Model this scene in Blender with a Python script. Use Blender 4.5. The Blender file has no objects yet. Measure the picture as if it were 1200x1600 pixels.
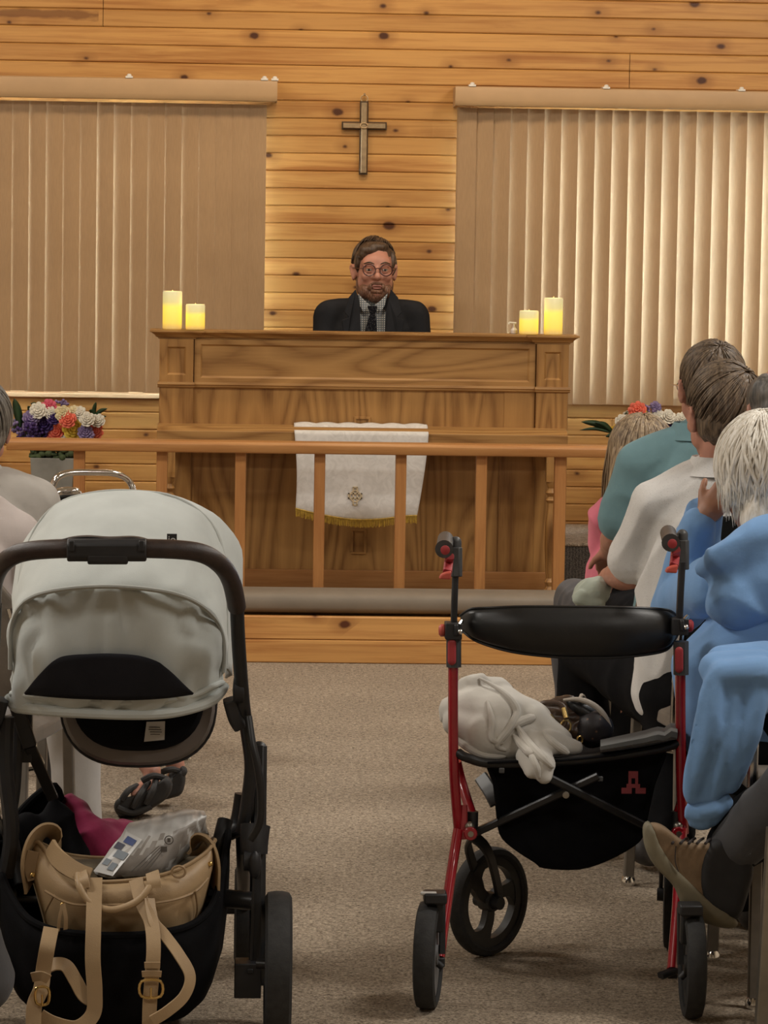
import bpy, bmesh, math, random
from mathutils import Vector, Matrix, noise
R = math.radians
random.seed(7)
sc = bpy.context.scene
COL = sc.collection

# ------------------------------------------------------------------ camera
FPX = 5500.0
HC = 1.61
cd = bpy.data.cameras.new('camera'); cam = bpy.data.objects.new('camera', cd); COL.objects.link(cam)
cd.sensor_fit = 'HORIZONTAL'; cd.sensor_width = 36.0; cd.lens = 36.0 * FPX / 1200.0
cd.clip_start = 0.05; cd.clip_end = 200
CROT = Matrix.Rotation(R(-2.5), 3, 'Z') @ Matrix.Rotation(R(90 - 5.04), 3, 'X') @ Matrix.Rotation(0.016, 3, 'Z')
cam.matrix_world = Matrix.Translation((0, 0, HC)) @ CROT.to_4x4()
sc.camera = cam

# ------------------------------------------------------------------ world, exposure
w = bpy.data.worlds.new('evening_sky'); sc.world = w; w.use_nodes = True
bg = w.node_tree.nodes['Background']; bg.inputs[0].default_value = (0.74, 0.90, 1.10, 1); bg.inputs[1].default_value = 16.5
sc.view_settings.view_transform = 'Standard'; sc.view_settings.look = 'None'
sc.view_settings.exposure = 0.0; sc.view_settings.gamma = 1.0; sc.view_settings.use_curve_mapping = False

def area(name, loc, tgt, size, power, color, sy=None, spread=180):
    l = bpy.data.lights.new(name, 'AREA'); l.energy = power; l.color = color[:3]
    l.shape = 'RECTANGLE'; l.size = size; l.size_y = sy or size; l.spread = R(spread)
    o = bpy.data.objects.new(name, l); COL.objects.link(o); o.location = loc
    o.rotation_euler = (Vector(tgt) - Vector(loc)).to_track_quat('-Z', 'Y').to_euler()
    return o
WARM = (1.0, 0.80, 0.58); NEUT = (1.0, 0.95, 0.88)
# ceiling lamps of the hall (two rows along the aisle) and the warm lamps over the altar
for ly, pw in ((3.0, 50), (6.6, 76), (9.9, 86)):
    for lx in (-2.6, 2.8):
        area('ceiling_lamp', (lx, ly, 3.52), (lx, ly, 0), 1.2, pw, NEUT, 0.6)
area('altar_lamp', (0.45, 12.35, 3.45), (0.45, 13.9, 1.6), 0.5, 21, WARM, 0.3)
area('altar_lamp', (-1.3, 12.2, 3.45), (-1.2, 13.9, 1.3), 0.5, 12, WARM, 0.3)
area('altar_lamp', (2.2, 12.2, 3.45), (2.1, 13.9, 1.3), 0.5, 13, WARM, 0.3)

# ------------------------------------------------------------------ geometry helpers
def at(px, py, Y):
    """the point of the vertical plane at distance Y seen at a place of the photograph"""
    d = CROT @ Vector(((px - 600) / FPX, (800 - py) / FPX, -1.0))
    t = Y / d.y
    return Vector((0, 0, HC)) + d * t
def fl(px, py, z=0.0):
    d = CROT @ Vector(((px - 600) / FPX, (800 - py) / FPX, -1.0))
    return Vector((0, 0, HC)) + d * ((z - HC) / d.z)
def px2x(px, Y): return at(px, 600, Y).x

def link(name, me, mats, parent=None, origin=None, smooth=True):
    """vertices come in world space; the object gets its own origin"""
    if parent is not None: origin = parent['_o'] if '_o' in parent else (0, 0, 0)
    if origin is None:
        xs = [v.co.x for v in me.vertices]; ys = [v.co.y for v in me.vertices]; zs = [v.co.z for v in me.vertices]
        origin = ((min(xs) + max(xs)) / 2, (min(ys) + max(ys)) / 2, min(zs))
    origin = Vector(origin)
    me.transform(Matrix.Translation(-origin))
    if not isinstance(mats, (list, tuple)): mats = [mats]
    for m in mats: me.materials.append(m)
    if smooth:
        for p in me.polygons: p.use_smooth = True
    o = bpy.data.objects.new(name, me); COL.objects.link(o)
    if parent is not None: o.parent = parent; o['_o'] = tuple(origin)
    else: o.location = origin; o['_o'] = tuple(origin)
    return o
def obj(name, bm, mats, parent=None, origin=None, smooth=None, bevel=0, autos=35):
    bmesh.ops.remove_doubles(bm, verts=bm.verts, dist=1e-6)
    bmesh.ops.recalc_face_normals(bm, faces=bm.faces)
    me = bpy.data.meshes.new(name); bm.to_mesh(me); bm.free()
    o = link(name, me, mats, parent, origin, smooth if smooth is not None else True)
    if smooth is None:
        try: me.set_sharp_from_angle(angle=R(autos))
        except Exception: pass
    if bevel:
        b = o.modifiers.new('bevel', 'BEVEL'); b.width = bevel; b.segments = 2; b.limit_method = 'ANGLE'; b.angle_limit = R(40)
        b.harden_normals = False
    return o
def tag(o, label=None, cat=None, group=None, kind=None):
    if label: o['label'] = label
    if cat: o['category'] = cat
    if group: o['group'] = group
    if kind: o['kind'] = kind
    return o
def empty(name, loc, label=None, cat=None, group=None):
    o = bpy.data.objects.new(name, None); COL.objects.link(o); o.location = loc; o['_o'] = tuple(loc)
    o.empty_display_size = 0.1
    return tag(o, label, cat, group)
def B(): return bmesh.new()

def box(bm, lo, hi, M=None, mi=0):
    x0, y0, z0 = lo; x1, y1, z1 = hi
    vs = [bm.verts.new(p) for p in ((x0,y0,z0),(x1,y0,z0),(x1,y1,z0),(x0,y1,z0),(x0,y0,z1),(x1,y0,z1),(x1,y1,z1),(x0,y1,z1))]
    if M is not None:
        for v in vs: v.co = M @ v.co
    for f in ((0,3,2,1),(4,5,6,7),(0,1,5,4),(1,2,6,5),(2,3,7,6),(3,0,4,7)):
        bm.faces.new([vs[i] for i in f]).material_index = mi
    return vs
def cbox(bm, c, s, rot=None, mi=0):
    M = Matrix.Translation(c) @ (rot.to_4x4() if rot is not None else Matrix.Identity(4))
    return box(bm, (-s[0]/2,-s[1]/2,-s[2]/2), (s[0]/2,s[1]/2,s[2]/2), M, mi)
def spline(pts, n=8, closed=False):
    P = [Vector(p) for p in pts]
    if len(P) < 3 and not closed:
        return [P[0].lerp(P[-1], i / n) for i in range(n + 1)]
    out = []; L = len(P)
    rng = range(L) if closed else range(L - 1)
    for i in rng:
        if closed: a, b, c, d = P[i-1], P[i], P[(i+1) % L], P[(i+2) % L]
        else: a, b, c, d = P[max(i-1,0)], P[i], P[i+1], P[min(i+2, L-1)]
        for k in range(n):
            t = k / n
            out.append(0.5 * ((2*b) + (c-a)*t + (2*a-5*b+4*c-d)*t*t + (3*b-a-3*c+d)*t**3))
    if not closed: out.append(P[-1].copy())
    return out
def lerpl(vals, t):
    f = t * (len(vals) - 1); i = min(int(f), len(vals) - 2); return vals[i] * (1 - (f - i)) + vals[i+1] * (f - i)
def tube(bm, pts, r, seg=12, n=6, closed=False, cap=True, prof=None, up=None, smooth=True, mi=0):
    """sweep a circle (or a profile [(u,v)...]) along a path; r a number or a list spread along it"""
    P = spline(pts, n, closed) if smooth else [Vector(p) for p in pts]
    m = len(P); rings = []
    T0 = (P[1] - P[0]).normalized()
    if up is None:
        u = Vector((0,0,1)) if abs(T0.z) < 0.9 else Vector((1,0,0))
    else: u = Vector(up)
    N = (u - T0 * u.dot(T0)).normalized()
    for i in range(m):
        if closed: T = (P[(i+1) % m] - P[i-1]).normalized()
        else: T = (P[min(i+1,m-1)] - P[max(i-1,0)]).normalized()
        if up is not None: 
            N2 = u - T * u.dot(T)
            if N2.length > 0.05: N = N2.normalized()
            else: N = (N - T * N.dot(T)).normalized()
        else: N = (N - T * N.dot(T)).normalized()
        Bn = T.cross(N)
        rr = lerpl(r, i / max(m-1,1)) if isinstance(r, (list, tuple)) else r
        ring = []
        if prof: 
            for (a, b) in prof: ring.append(bm.verts.new(P[i] + Bn * a * rr + N * b * rr))
        else:
            for k in range(seg):
                an = 2*math.pi*k/seg; ring.append(bm.verts.new(P[i] + (Bn*math.cos(an) + N*math.sin(an)) * rr))
        rings.append(ring)
    s = len(rings[0])
    for i in range(m if closed else m-1):
        a, b = rings[i], rings[(i+1) % m]
        for k in range(s):
            f = bm.faces.new((a[k], a[(k+1)%s], b[(k+1)%s], b[k])); f.material_index = mi
    if cap and not closed:
        bm.faces.new(rings[0][::-1]).material_index = mi; bm.faces.new(rings[-1]).material_index = mi
    return rings
def rectprof(w, h, c=0.2):
    w, h = w/2, h/2; k = min(w, h) * c
    return [(-w+k,-h),(w-k,-h),(w,-h+k),(w,h-k),(w-k,h),(-w+k,h),(-w,h-k),(-w,-h+k)]
def rod(bm, a, b, r, seg=12, r2=None):
    return tube(bm, [a, b], [r, r2 if r2 is not None else r], seg, 1, smooth=False)
def bar(bm, a, b, w, h, up=(0,0,1), c=0.2):
    return tube(bm, [a, b], 1, prof=rectprof(w, h, c), up=up, smooth=False)
def strap(bm, pts, w, t, up=(0,0,1), n=8):
    return tube(bm, pts, 1, prof=rectprof(w, t, 0.3), up=up, n=n)
def ribbon(bm, pts, wdir, w, t, n=6):
    """band whose width lies along wdir"""
    P_ = spline(pts, n); wd = Vector(wdir).normalized(); rings = []
    for i, p in enumerate(P_):
        T = (P_[min(i+1, len(P_)-1)] - P_[max(i-1, 0)]).normalized(); d = (wd - T*wd.dot(T)).normalized(); nn = T.cross(d)
        rings.append([p + d*a*w/2 + nn*b*t/2 for a, b in ((-1,-1),(1,-1),(1,1),(-1,1))])
    return loft(bm, rings)
def lathe(bm, prof, c=(0,0,0), axis=(0,0,1), seg=24, mi=0):
    c = Vector(c); q = Vector((0,0,1)).rotation_difference(Vector(axis)); rings = []
    for (r, z) in prof:
        if r < 1e-6: rings.append([bm.verts.new(c + q @ Vector((0,0,z)))]); continue
        rings.append([bm.verts.new(c + q @ Vector((r*math.cos(2*math.pi*k/seg), r*math.sin(2*math.pi*k/seg), z))) for k in range(seg)])
    for a, b in zip(rings, rings[1:]):
        for k in range(seg):
            k2 = (k+1) % seg
            if len(a) == 1 and len(b) == 1: continue
            if len(a) == 1: f = bm.faces.new((a[0], b[k2], b[k]))
            elif len(b) == 1: f = bm.faces.new((a[k], a[k2], b[0]))
            else: f = bm.faces.new((a[k], a[k2], b[k2], b[k]))
            f.material_index = mi
    for rr, fl_ in ((rings[0], True), (rings[-1], False)):
        if len(rr) > 1: bm.faces.new(rr[::-1] if fl_ else rr).material_index = mi
def ball(bm, c, r, rot=None, u=20, v=12, e=1.0):
    if not isinstance(r, (list, tuple)): r = (r, r, r)
    M = Matrix.Translation(c) @ (rot.to_4x4() if rot is not None else Matrix.Identity(4)) @ Matrix.Diagonal((r[0], r[1], r[2], 1))
    top = bm.verts.new(M @ Vector((0, 0, 1))); bot = bm.verts.new(M @ Vector((0, 0, -1))); rows = []
    for j in range(1, v):
        t = math.pi*j/v; st_, ct_ = math.sin(t), math.cos(t)
        rows.append([bm.verts.new(M @ Vector((st_*math.cos(2*math.pi*i/u), st_*math.sin(2*math.pi*i/u), ct_))) for i in range(u)])
    for i in range(u):
        bm.faces.new((top, rows[0][i], rows[0][(i+1) % u])); bm.faces.new((bot, rows[-1][(i+1) % u], rows[-1][i]))
    for a, b in zip(rows, rows[1:]):
        for i in range(u): bm.faces.new((a[i], b[i], b[(i+1) % u], a[(i+1) % u]))
def cone(bm, a, ra, b, rb, u=16):
    """round cone"""
    a, b = Vector(a), Vector(b)
    ball(bm, a, ra, u=u, v=10); ball(bm, b, rb, u=u, v=10); rod(bm, a, b, ra, u, rb)
def limb(bm, pts, rs):
    P = spline(pts, 6); n = len(P)
    for i in range(n - 1):
        r0, r1 = lerpl(rs, i/(n-1)), lerpl(rs, (i+1)/(n-1))
        rod(bm, P[i], P[i+1], r0, 16, r1); ball(bm, P[i], r0, u=14, v=8)
    ball(bm, P[-1], rs[-1], u=14, v=8)
def loft(bm, rings, closed=True, cap=True, mi=0):
    V = [[bm.verts.new(p) for p in r] for r in rings]; s = len(V[0])
    for a, b in zip(V, V[1:]):
        for k in range(s if closed else s-1):
            bm.faces.new((a[k], a[(k+1)%s], b[(k+1)%s], b[k])).material_index = mi
    if cap and closed: bm.faces.new(V[0][::-1]).material_index = mi; bm.faces.new(V[-1]).material_index = mi
    return V
def ell(c, rx, ry, yaw=0, n=24, tilt=0, e=2.0):
    """superellipse ring round c; tilt leans it about its local x"""
    out = []; M = Matrix.Rotation(yaw, 3, 'Z') @ Matrix.Rotation(tilt, 3, 'X')
    for k in range(n):
        a = 2*math.pi*k/n; ca, sa = math.cos(a), math.sin(a)
        out.append(Vector(c) + M @ Vector((rx*math.copysign(abs(ca)**(2/e), ca), ry*math.copysign(abs(sa)**(2/e), sa), 0)))
    return out
def prism(bm, poly, d, mi=0):
    """poly: world points of a flat outline; d: extrusion vector"""
    a = [bm.verts.new(p) for p in poly]; b = [bm.verts.new(Vector(p) + Vector(d)) for p in poly]; n = len(a)
    bm.faces.new(a[::-1]).material_index = mi; bm.faces.new(b).material_index = mi
    for i in range(n): bm.faces.new((a[i], a[(i+1)%n], b[(i+1)%n], b[i])).material_index = mi
def fuse(bm, voxel=0.012, smooth=8, wr=None, fac=0.5):
    """melt overlapping solids into one continuous skin; returns a mesh"""
    me = bpy.data.meshes.new('tmp'); bmesh.ops.recalc_face_normals(bm, faces=bm.faces); bm.to_mesh(me); bm.free()
    o = bpy.data.objects.new('tmp', me); COL.objects.link(o)
    m = o.modifiers.new('r', 'REMESH'); m.mode = 'VOXEL'; m.voxel_size = voxel
    if smooth: s = o.modifiers.new('s', 'SMOOTH'); s.factor = fac; s.iterations = smooth
    dg = bpy.context.evaluated_depsgraph_get(); dg.update()
    out = bpy.data.meshes.new_from_object(o.evaluated_get(dg))
    bpy.data.objects.remove(o); bpy.data.meshes.remove(me)
    if wr: wrinkle(out, *wr)
    return out
def wrinkle(me, amp, scale, ax=(1,1,1), seed=0.0, ridge=True):
    me.update(); ns = [v.normal.copy() for v in me.vertices]
    for v, n in zip(me.vertices, ns):
        p = Vector((v.co.x*scale*ax[0] + seed, v.co.y*scale*ax[1] + seed*1.7, v.co.z*scale*ax[2]))
        q = p + Vector((noise.noise(p*0.6), noise.noise(p*0.6 + Vector((5,3,1))), noise.noise(p*0.6 + Vector((9,2,7))))) * 0.9
        h = noise.noise(q)
        if ridge: h = 0.5 - abs(h) * 2.0
        v.co += n * h * amp
    me.update()

# ------------------------------------------------------------------ materials
class NT:
    def __init__(s, name):
        s.m = bpy.data.materials.new(name); s.m.use_nodes = True; s.t = s.m.node_tree
        s.p = s.t.nodes['Principled BSDF']; s.out = s.t.nodes['Material Output']
    def n(s, typ, **k):
        nd = s.t.nodes.new(typ)
        for a, b in k.items():
            if a.startswith('i_'): nd.inputs[int(a[2:]) if a[2:].isdigit() else a[2:]].default_value = b
            else: setattr(nd, a, b)
        return nd
    def l(s, a, b): s.t.links.new(a, b)
    def math(s, op, a, b=None, c=None):
        nd = s.n('ShaderNodeMath', operation=op)
        for i, v in enumerate((a, b, c)):
            if v is None: continue
            if isinstance(v, (int, float)): nd.inputs[i].default_value = v
            else: s.l(v, nd.inputs[i])
        return nd.outputs[0]
    def coord(s, which='Object', scale=(1,1,1), rot=(0,0,0), loc=(0,0,0)):
        tc = s.n('ShaderNodeTexCoord'); mp = s.n('ShaderNodeMapping')
        mp.inputs['Scale'].default_value = scale; mp.inputs['Rotation'].default_value = rot; mp.inputs['Location'].default_value = loc
        s.l(tc.outputs[which], mp.inputs['Vector']); return mp.outputs[0]
    def noise(s, vec, scale, detail=3, rough=0.5, dist=0.0):
        nd = s.n('ShaderNodeTexNoise'); nd.inputs['Scale'].default_value = scale; nd.inputs['Detail'].default_value = detail
        nd.inputs['Roughness'].default_value = rough; nd.inputs['Distortion'].default_value = dist
        s.l(vec, nd.inputs['Vector']); return nd.outputs[0]
    def ramp(s, fac, stops):
        nd = s.n('ShaderNodeValToRGB'); cr = nd.color_ramp
        while len(cr.elements) < len(stops): cr.elements.new(0.5)
        for e, (p, c) in zip(cr.elements, stops): e.position = p; e.color = (*c[:3], 1)
        s.l(fac, nd.inputs[0]); return nd.outputs[0]
    def mix(s, fac, a, b, mode='MIX'):
        nd = s.n('ShaderNodeMix', data_type='RGBA', blend_type=mode)
        for sock, v in ((nd.inputs[0], fac), (nd.inputs[6], a), (nd.inputs[7], b)):
            if isinstance(v, (int, float)): sock.default_value = v
            elif isinstance(v, tuple): sock.default_value = (*v[:3], 1)
            else: s.l(v, sock)
        return nd.outputs[2]
    def bump(s, h, strength=0.3, dist=0.002):
        nd = s.n('ShaderNodeBump'); nd.inputs['Strength'].default_value = strength; nd.inputs['Distance'].default_value = dist
        s.l(h, nd.inputs['Height']); s.l(nd.outputs[0], s.p.inputs['Normal'])
def lin(r, g, b):
    f = lambda c: (c/255/12.92) if c/255 <= 0.04045 else ((c/255+0.055)/1.055)**2.4
    return (f(r), f(g), f(b))
def mat(name, col, rough=0.6, metal=0.0, var=0.12, scale=30, bump=0.0, bscale=None, sheen=0.0, coat=0.0, spec=0.5, trans=0.0):
    s = NT(name); c = s.coord()
    nz = s.noise(c, scale, 3)
    lo = tuple(max(0, x*(1-var)) for x in col); hi = tuple(min(1, x*(1+var)) for x in col)
    s.l(s.ramp(nz, [(0.3, lo), (0.7, hi)]), s.p.inputs['Base Color'])
    s.p.inputs['Roughness'].default_value = rough; s.p.inputs['Metallic'].default_value = metal
    s.p.inputs['Specular IOR Level'].default_value = spec
    if sheen: s.p.inputs['Sheen Weight'].default_value = sheen
    if coat: s.p.inputs['Coat Weight'].default_value = coat
    if bump: s.bump(s.noise(c, bscale or scale*4, 2), bump, 0.003)
    return s.m
def fabric(name, col, var=0.08, weave=900, bump=0.25, rough=0.9, pattern=None, foldscale=9, fold=0.0):
    s = NT(name); c = s.coord()
    nz = s.noise(c, 14, 4)
    lo = tuple(x*(1-var) for x in col); hi = tuple(min(1, x*(1+var)) for x in col)
    base = s.ramp(nz, [(0.3, lo), (0.7, hi)])
    if pattern:
        v = s.n('ShaderNodeTexVoronoi'); v.inputs['Scale'].default_value = pattern[0]; s.l(c, v.inputs['Vector'])
        base = s.mix(s.math('LESS_THAN', v.outputs['Distance'], pattern[1]), base, pattern[2])
    s.l(base, s.p.inputs['Base Color']); s.p.inputs['Roughness'].default_value = rough
    s.p.inputs['Sheen Weight'].default_value = 0.12 if max(col) > .06 else 0.0; s.p.inputs['Specular IOR Level'].default_value = 0.2 if max(col) > .06 else .08
    h = s.noise(c, weave/4, 2)
    if fold:
        h = s.math('ADD', s.math('MULTIPLY', h, 0.15), s.math('MULTIPLY', s.noise(c, foldscale, 3, 0.5, 1.5), fold*4))
        s.bump(h, 0.8, 0.01)
    else: s.bump(h, bump, 0.001)
    return s.m
def wood(name, light, dark, axis='x', rough=0.45, k=1.0, contrast=0.5, cath=True):
    """oak: long grain along the axis with cathedral figures"""
    s = NT(name)
    def sc3(lon, tr): return {'x': (lon, tr, tr), 'z': (tr, tr, lon), 'y': (tr, lon, tr)}[axis]
    field = s.noise(s.coord(scale=sc3(0.8*k, 5.5*k)), 1.0, 1.0, 0.4, 0.3)
    rings = s.math('PINGPONG', s.math('MULTIPLY', field, 13.0), 0.5)
    fine = s.noise(s.coord(scale=sc3(9*k, 170*k)), 1.0, 3, 0.6)
    broad = s.noise(s.coord(scale=sc3(1.2*k, 9*k)), 1.0, 2)
    f = s.math('ADD', s.math('MULTIPLY', rings, 1.25*contrast), s.math('ADD', s.math('MULTIPLY', fine, 0.42), s.math('MULTIPLY', broad, 0.45)))
    s.l(s.ramp(f, [(0.34, dark), (0.62, tuple(0.4*a+0.6*b for a, b in zip(dark, light))), (1.05, light)]), s.p.inputs['Base Color'])
    s.p.inputs['Roughness'].default_value = rough; s.p.inputs['Specular IOR Level'].default_value = 0.4
    s.bump(fine, 0.1, 0.001)
    return s.m
def text(name, body, m, size, M, parent=None, depth=0.0006):
    c = bpy.data.curves.new('t', 'FONT'); c.body = body; c.size = size; c.extrude = depth; c.align_x = 'CENTER'; c.align_y = 'CENTER'
    o = bpy.data.objects.new('t', c); COL.objects.link(o)
    dg = bpy.context.evaluated_depsgraph_get(); me = bpy.data.meshes.new_from_object(o.evaluated_get(dg)); bpy.data.objects.remove(o)
    me.transform(M); return link(name, me, m, parent, smooth=False)
def facing(loc, yaw=0.0, tiltx=0.0, roll=0.0):
    """text plane at loc that faces the back of the room"""
    return Matrix.Translation(loc) @ Matrix.Rotation(yaw, 4, 'Z') @ Matrix.Rotation(R(90)+tiltx, 4, 'X') @ Matrix.Rotation(roll, 4, 'Z')
# ------------------------------------------------------------------ room materials
YW = 14.0            # the panelled wall behind the altar
PITCH = 0.0690       # board height
Z0 = 0.0
def pine(name, light, dark, knot, seed=0.0, stain=None):
    s = NT(name)
    tc = s.n('ShaderNodeTexCoord'); sep = s.n('ShaderNodeSeparateXYZ'); s.l(tc.outputs['Object'], sep.inputs[0])
    x, y, z = sep.outputs
    row = s.math('FLOOR', s.math('DIVIDE', z, PITCH))
    wn = s.n('ShaderNodeTexWhiteNoise', noise_dimensions='1D'); s.l(s.math('ADD', row, seed), wn.inputs['W'])
    pair = s.n('ShaderNodeTexWhiteNoise', noise_dimensions='1D'); s.l(s.math('FLOOR', s.math('DIVIDE', s.math('ADD', row, 1), 2.0)), pair.inputs['W'])
    xo = s.math('ADD', x, s.math('MULTIPLY', pair.outputs[0], 37.0))
    cmb = s.n('ShaderNodeCombineXYZ'); s.l(xo, cmb.inputs[0]); s.l(y, cmb.inputs[1]); s.l(z, cmb.inputs[2])
    def scaled(v):
        m = s.n('ShaderNodeMapping'); m.inputs['Scale'].default_value = v; s.l(cmb.outputs[0], m.inputs[0]); return m.outputs[0]
    grain = s.noise(scaled((1.6, 1, 42)), 1.0, 5, 0.65, 0.8)
    broad = s.noise(scaled((1.0, 1, 9)), 1.4, 3)
    kv = s.n('ShaderNodeTexVoronoi', voronoi_dimensions='2D'); kv.inputs['Scale'].default_value = 1.0; kc = s.n('ShaderNodeCombineXYZ'); s.l(s.math('MULTIPLY', xo, 4.4), kc.inputs[0]); s.l(s.math('MULTIPLY', z, 6.6), kc.inputs[1]); s.l(kc.outputs[0], kv.inputs['Vector'])
    kd = s.math('ADD', kv.outputs['Distance'], s.math('MULTIPLY', s.noise(scaled((30, 1, 30)), 1.0, 2), 0.06))
    sepc = s.n('ShaderNodeSeparateColor'); s.l(kv.outputs['Color'], sepc.inputs[0])
    size = s.math('ADD', s.math('MULTIPLY', s.math('POWER', sepc.outputs[1], 3.0), 0.075), 0.036)
    k = s.n('ShaderNodeMapRange'); s.l(kd, k.inputs[0]); s.l(size, k.inputs[1]); s.l(s.math('ADD', size, 0.05), k.inputs[2]); k.inputs[3].default_value = 1; k.inputs[4].default_value = 0
    halo = s.n('ShaderNodeMapRange'); s.l(kd, halo.inputs[0]); s.l(size, halo.inputs[1]); s.l(s.math('ADD', size, 0.24), halo.inputs[2]); halo.inputs[3].default_value = 0.55; halo.inputs[4].default_value = 0
    f = s.math('ADD', s.math('MULTIPLY', grain, 0.55), s.math('MULTIPLY', broad, 0.45))
    base = s.ramp(f, [(0.36, dark), (0.54, light), (0.8, tuple(min(1, c*1.12) for c in light))])
    tint = s.ramp(wn.outputs[0], [(0, (0.80, 0.78, 0.76)), (1, (1.06, 1.08, 1.1))])
    base = s.mix(1.0, base, tint, 'MULTIPLY')
    gate = s.math('GREATER_THAN', sepc.outputs[0], 0.35)
    base = s.mix(s.math('MULTIPLY', halo.outputs[0], gate), base, tuple(0.5*a+0.5*b for a, b in zip(dark, knot)))
    base = s.mix(s.math('MULTIPLY', k.outputs[0], gate), base, knot)
    if stain:                       # a long dark resin streak ending in a knot on one board
        x1, zc_, hh_ = stain
        zz_ = s.math('ADD', s.math('ABSOLUTE', s.math('SUBTRACT', z, zc_)), s.math('MULTIPLY', s.math('SUBTRACT', s.noise(scaled((9, 1, 26)), 1.0, 3), .5), hh_*2.6))
        m1 = s.n('ShaderNodeMapRange'); s.l(zz_, m1.inputs[0]); m1.inputs[1].default_value = hh_*.35; m1.inputs[2].default_value = hh_; m1.inputs[3].default_value = 1; m1.inputs[4].default_value = 0
        base = s.mix(s.math('MULTIPLY', s.math('MULTIPLY', m1.outputs[0], s.math('LESS_THAN', x, x1)), .8), base, tuple(.35*a+.65*b for a, b in zip(dark, knot)))
    s.l(base, s.p.inputs['Base Color']); s.p.inputs['Roughness'].default_value = 0.38
    s.p.inputs['Specular IOR Level'].default_value = 0.4
    s.bump(grain, 0.08, 0.001)
    return s.m
M_pine = pine('knotty_pine', (0.60, 0.325, 0.103), (0.39, 0.165, 0.043), (0.075, 0.026, 0.010), 0.0, (at(154, 30, YW).x, at(80, 22, YW).z, .022))
def carpet_mat(name, a, b, sc_=1.0, coarse=0.5):
    s = NT(name); c = s.coord()
    f = s.noise(c, 150*sc_, 3, 0.75); g = s.noise(c, 55*sc_, 2, 0.6); h = s.noise(c, 2.2, 3)
    lo = s.noise(s.coord(scale=(60, 260, 60)), 1.0, 2)
    v = s.math('ADD', s.math('MULTIPLY', f, 0.62), s.math('ADD', s.math('MULTIPLY', g, 0.23), s.math('MULTIPLY', lo, 0.15)))
    base = s.ramp(v, [(0.40, a), (0.62, b)])
    base = s.mix(0.35, base, s.ramp(h, [(0.35, (0.62, 0.60, 0.57)), (0.65, (1.0, 1.0, 1.0))]), 'MULTIPLY')
    s.l(base, s.p.inputs['Base Color']); s.p.inputs['Roughness'].default_value = 1.0; s.p.inputs['Specular IOR Level'].default_value = 0.05
    s.p.inputs['Sheen Weight'].default_value = 0.1
    s.bump(s.math('ADD', f, g), 0.9, 0.006)
    return s.m
M_carpet = carpet_mat('beige_carpet', (0.11, 0.080, 0.052), (0.62, 0.505, 0.375))
M_plaster = mat('painted_plaster', (0.62, 0.54, 0.42), 0.9, var=0.04, scale=3)
M_ceil = mat('ceiling_paint', (0.7, 0.66, 0.58), 0.95, var=0.03, scale=3)
M_trimwood = wood('daylit_pine_trim', (0.78, 0.54, 0.32), (0.62, 0.38, 0.20), 'x', 0.4, 0.8, 0.2)  # lighter pinkish tone paints in the daylight falling on the sill trim
M_black = mat('black_shadow_gap', (0.02, 0.015, 0.01), 0.9)

X0, X1 = -4.6, 5.4
def sq(name, pts, m):
    bm = B(); bm.faces.new([bm.verts.new(p) for p in pts]); o = obj(name, bm, m, smooth=False, origin=(0,0,0)); return tag(o, kind='structure')
bm = B(); box(bm, (X0-.2, -2.2, -0.1), (X1+.2, YW+.3, 0)); tag(obj('floor', bm, M_carpet, smooth=False, origin=(0,0,0)), kind='structure')
bm = B(); box(bm, (X0-.2, -2.2, 3.6), (X1+.2, YW+.3, 3.7)); tag(obj('ceiling', bm, M_ceil, smooth=False, origin=(0,0,0)), kind='structure')
bm = B(); box(bm, (X0-.2, -2.2, 0), (X0, YW+.3, 3.6)); tag(obj('wall_left', bm, M_plaster, smooth=False, origin=(0,0,0)), kind='structure')
bm = B(); box(bm, (X1, -2.2, 0), (X1+.2, YW+.3, 3.6)); tag(obj('wall_right', bm, M_plaster, smooth=False, origin=(0,0,0)), kind='structure')
bm = B(); box(bm, (X0, -2.2, 0), (X1, -2.0, 3.6)); tag(obj('wall_rear', bm, M_plaster, smooth=False, origin=(0,0,0)), kind='structure')

# window openings (x0,x1,z0,z1)
WZ0, WZ1 = 0.868, 1.93
xl1 = px2x(385, YW) ; xr0 = px2x(735, YW)
OPEN = [(-1.70, xl1, WZ0, WZ1), (xr0, 3.3, WZ0, WZ1)]
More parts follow.
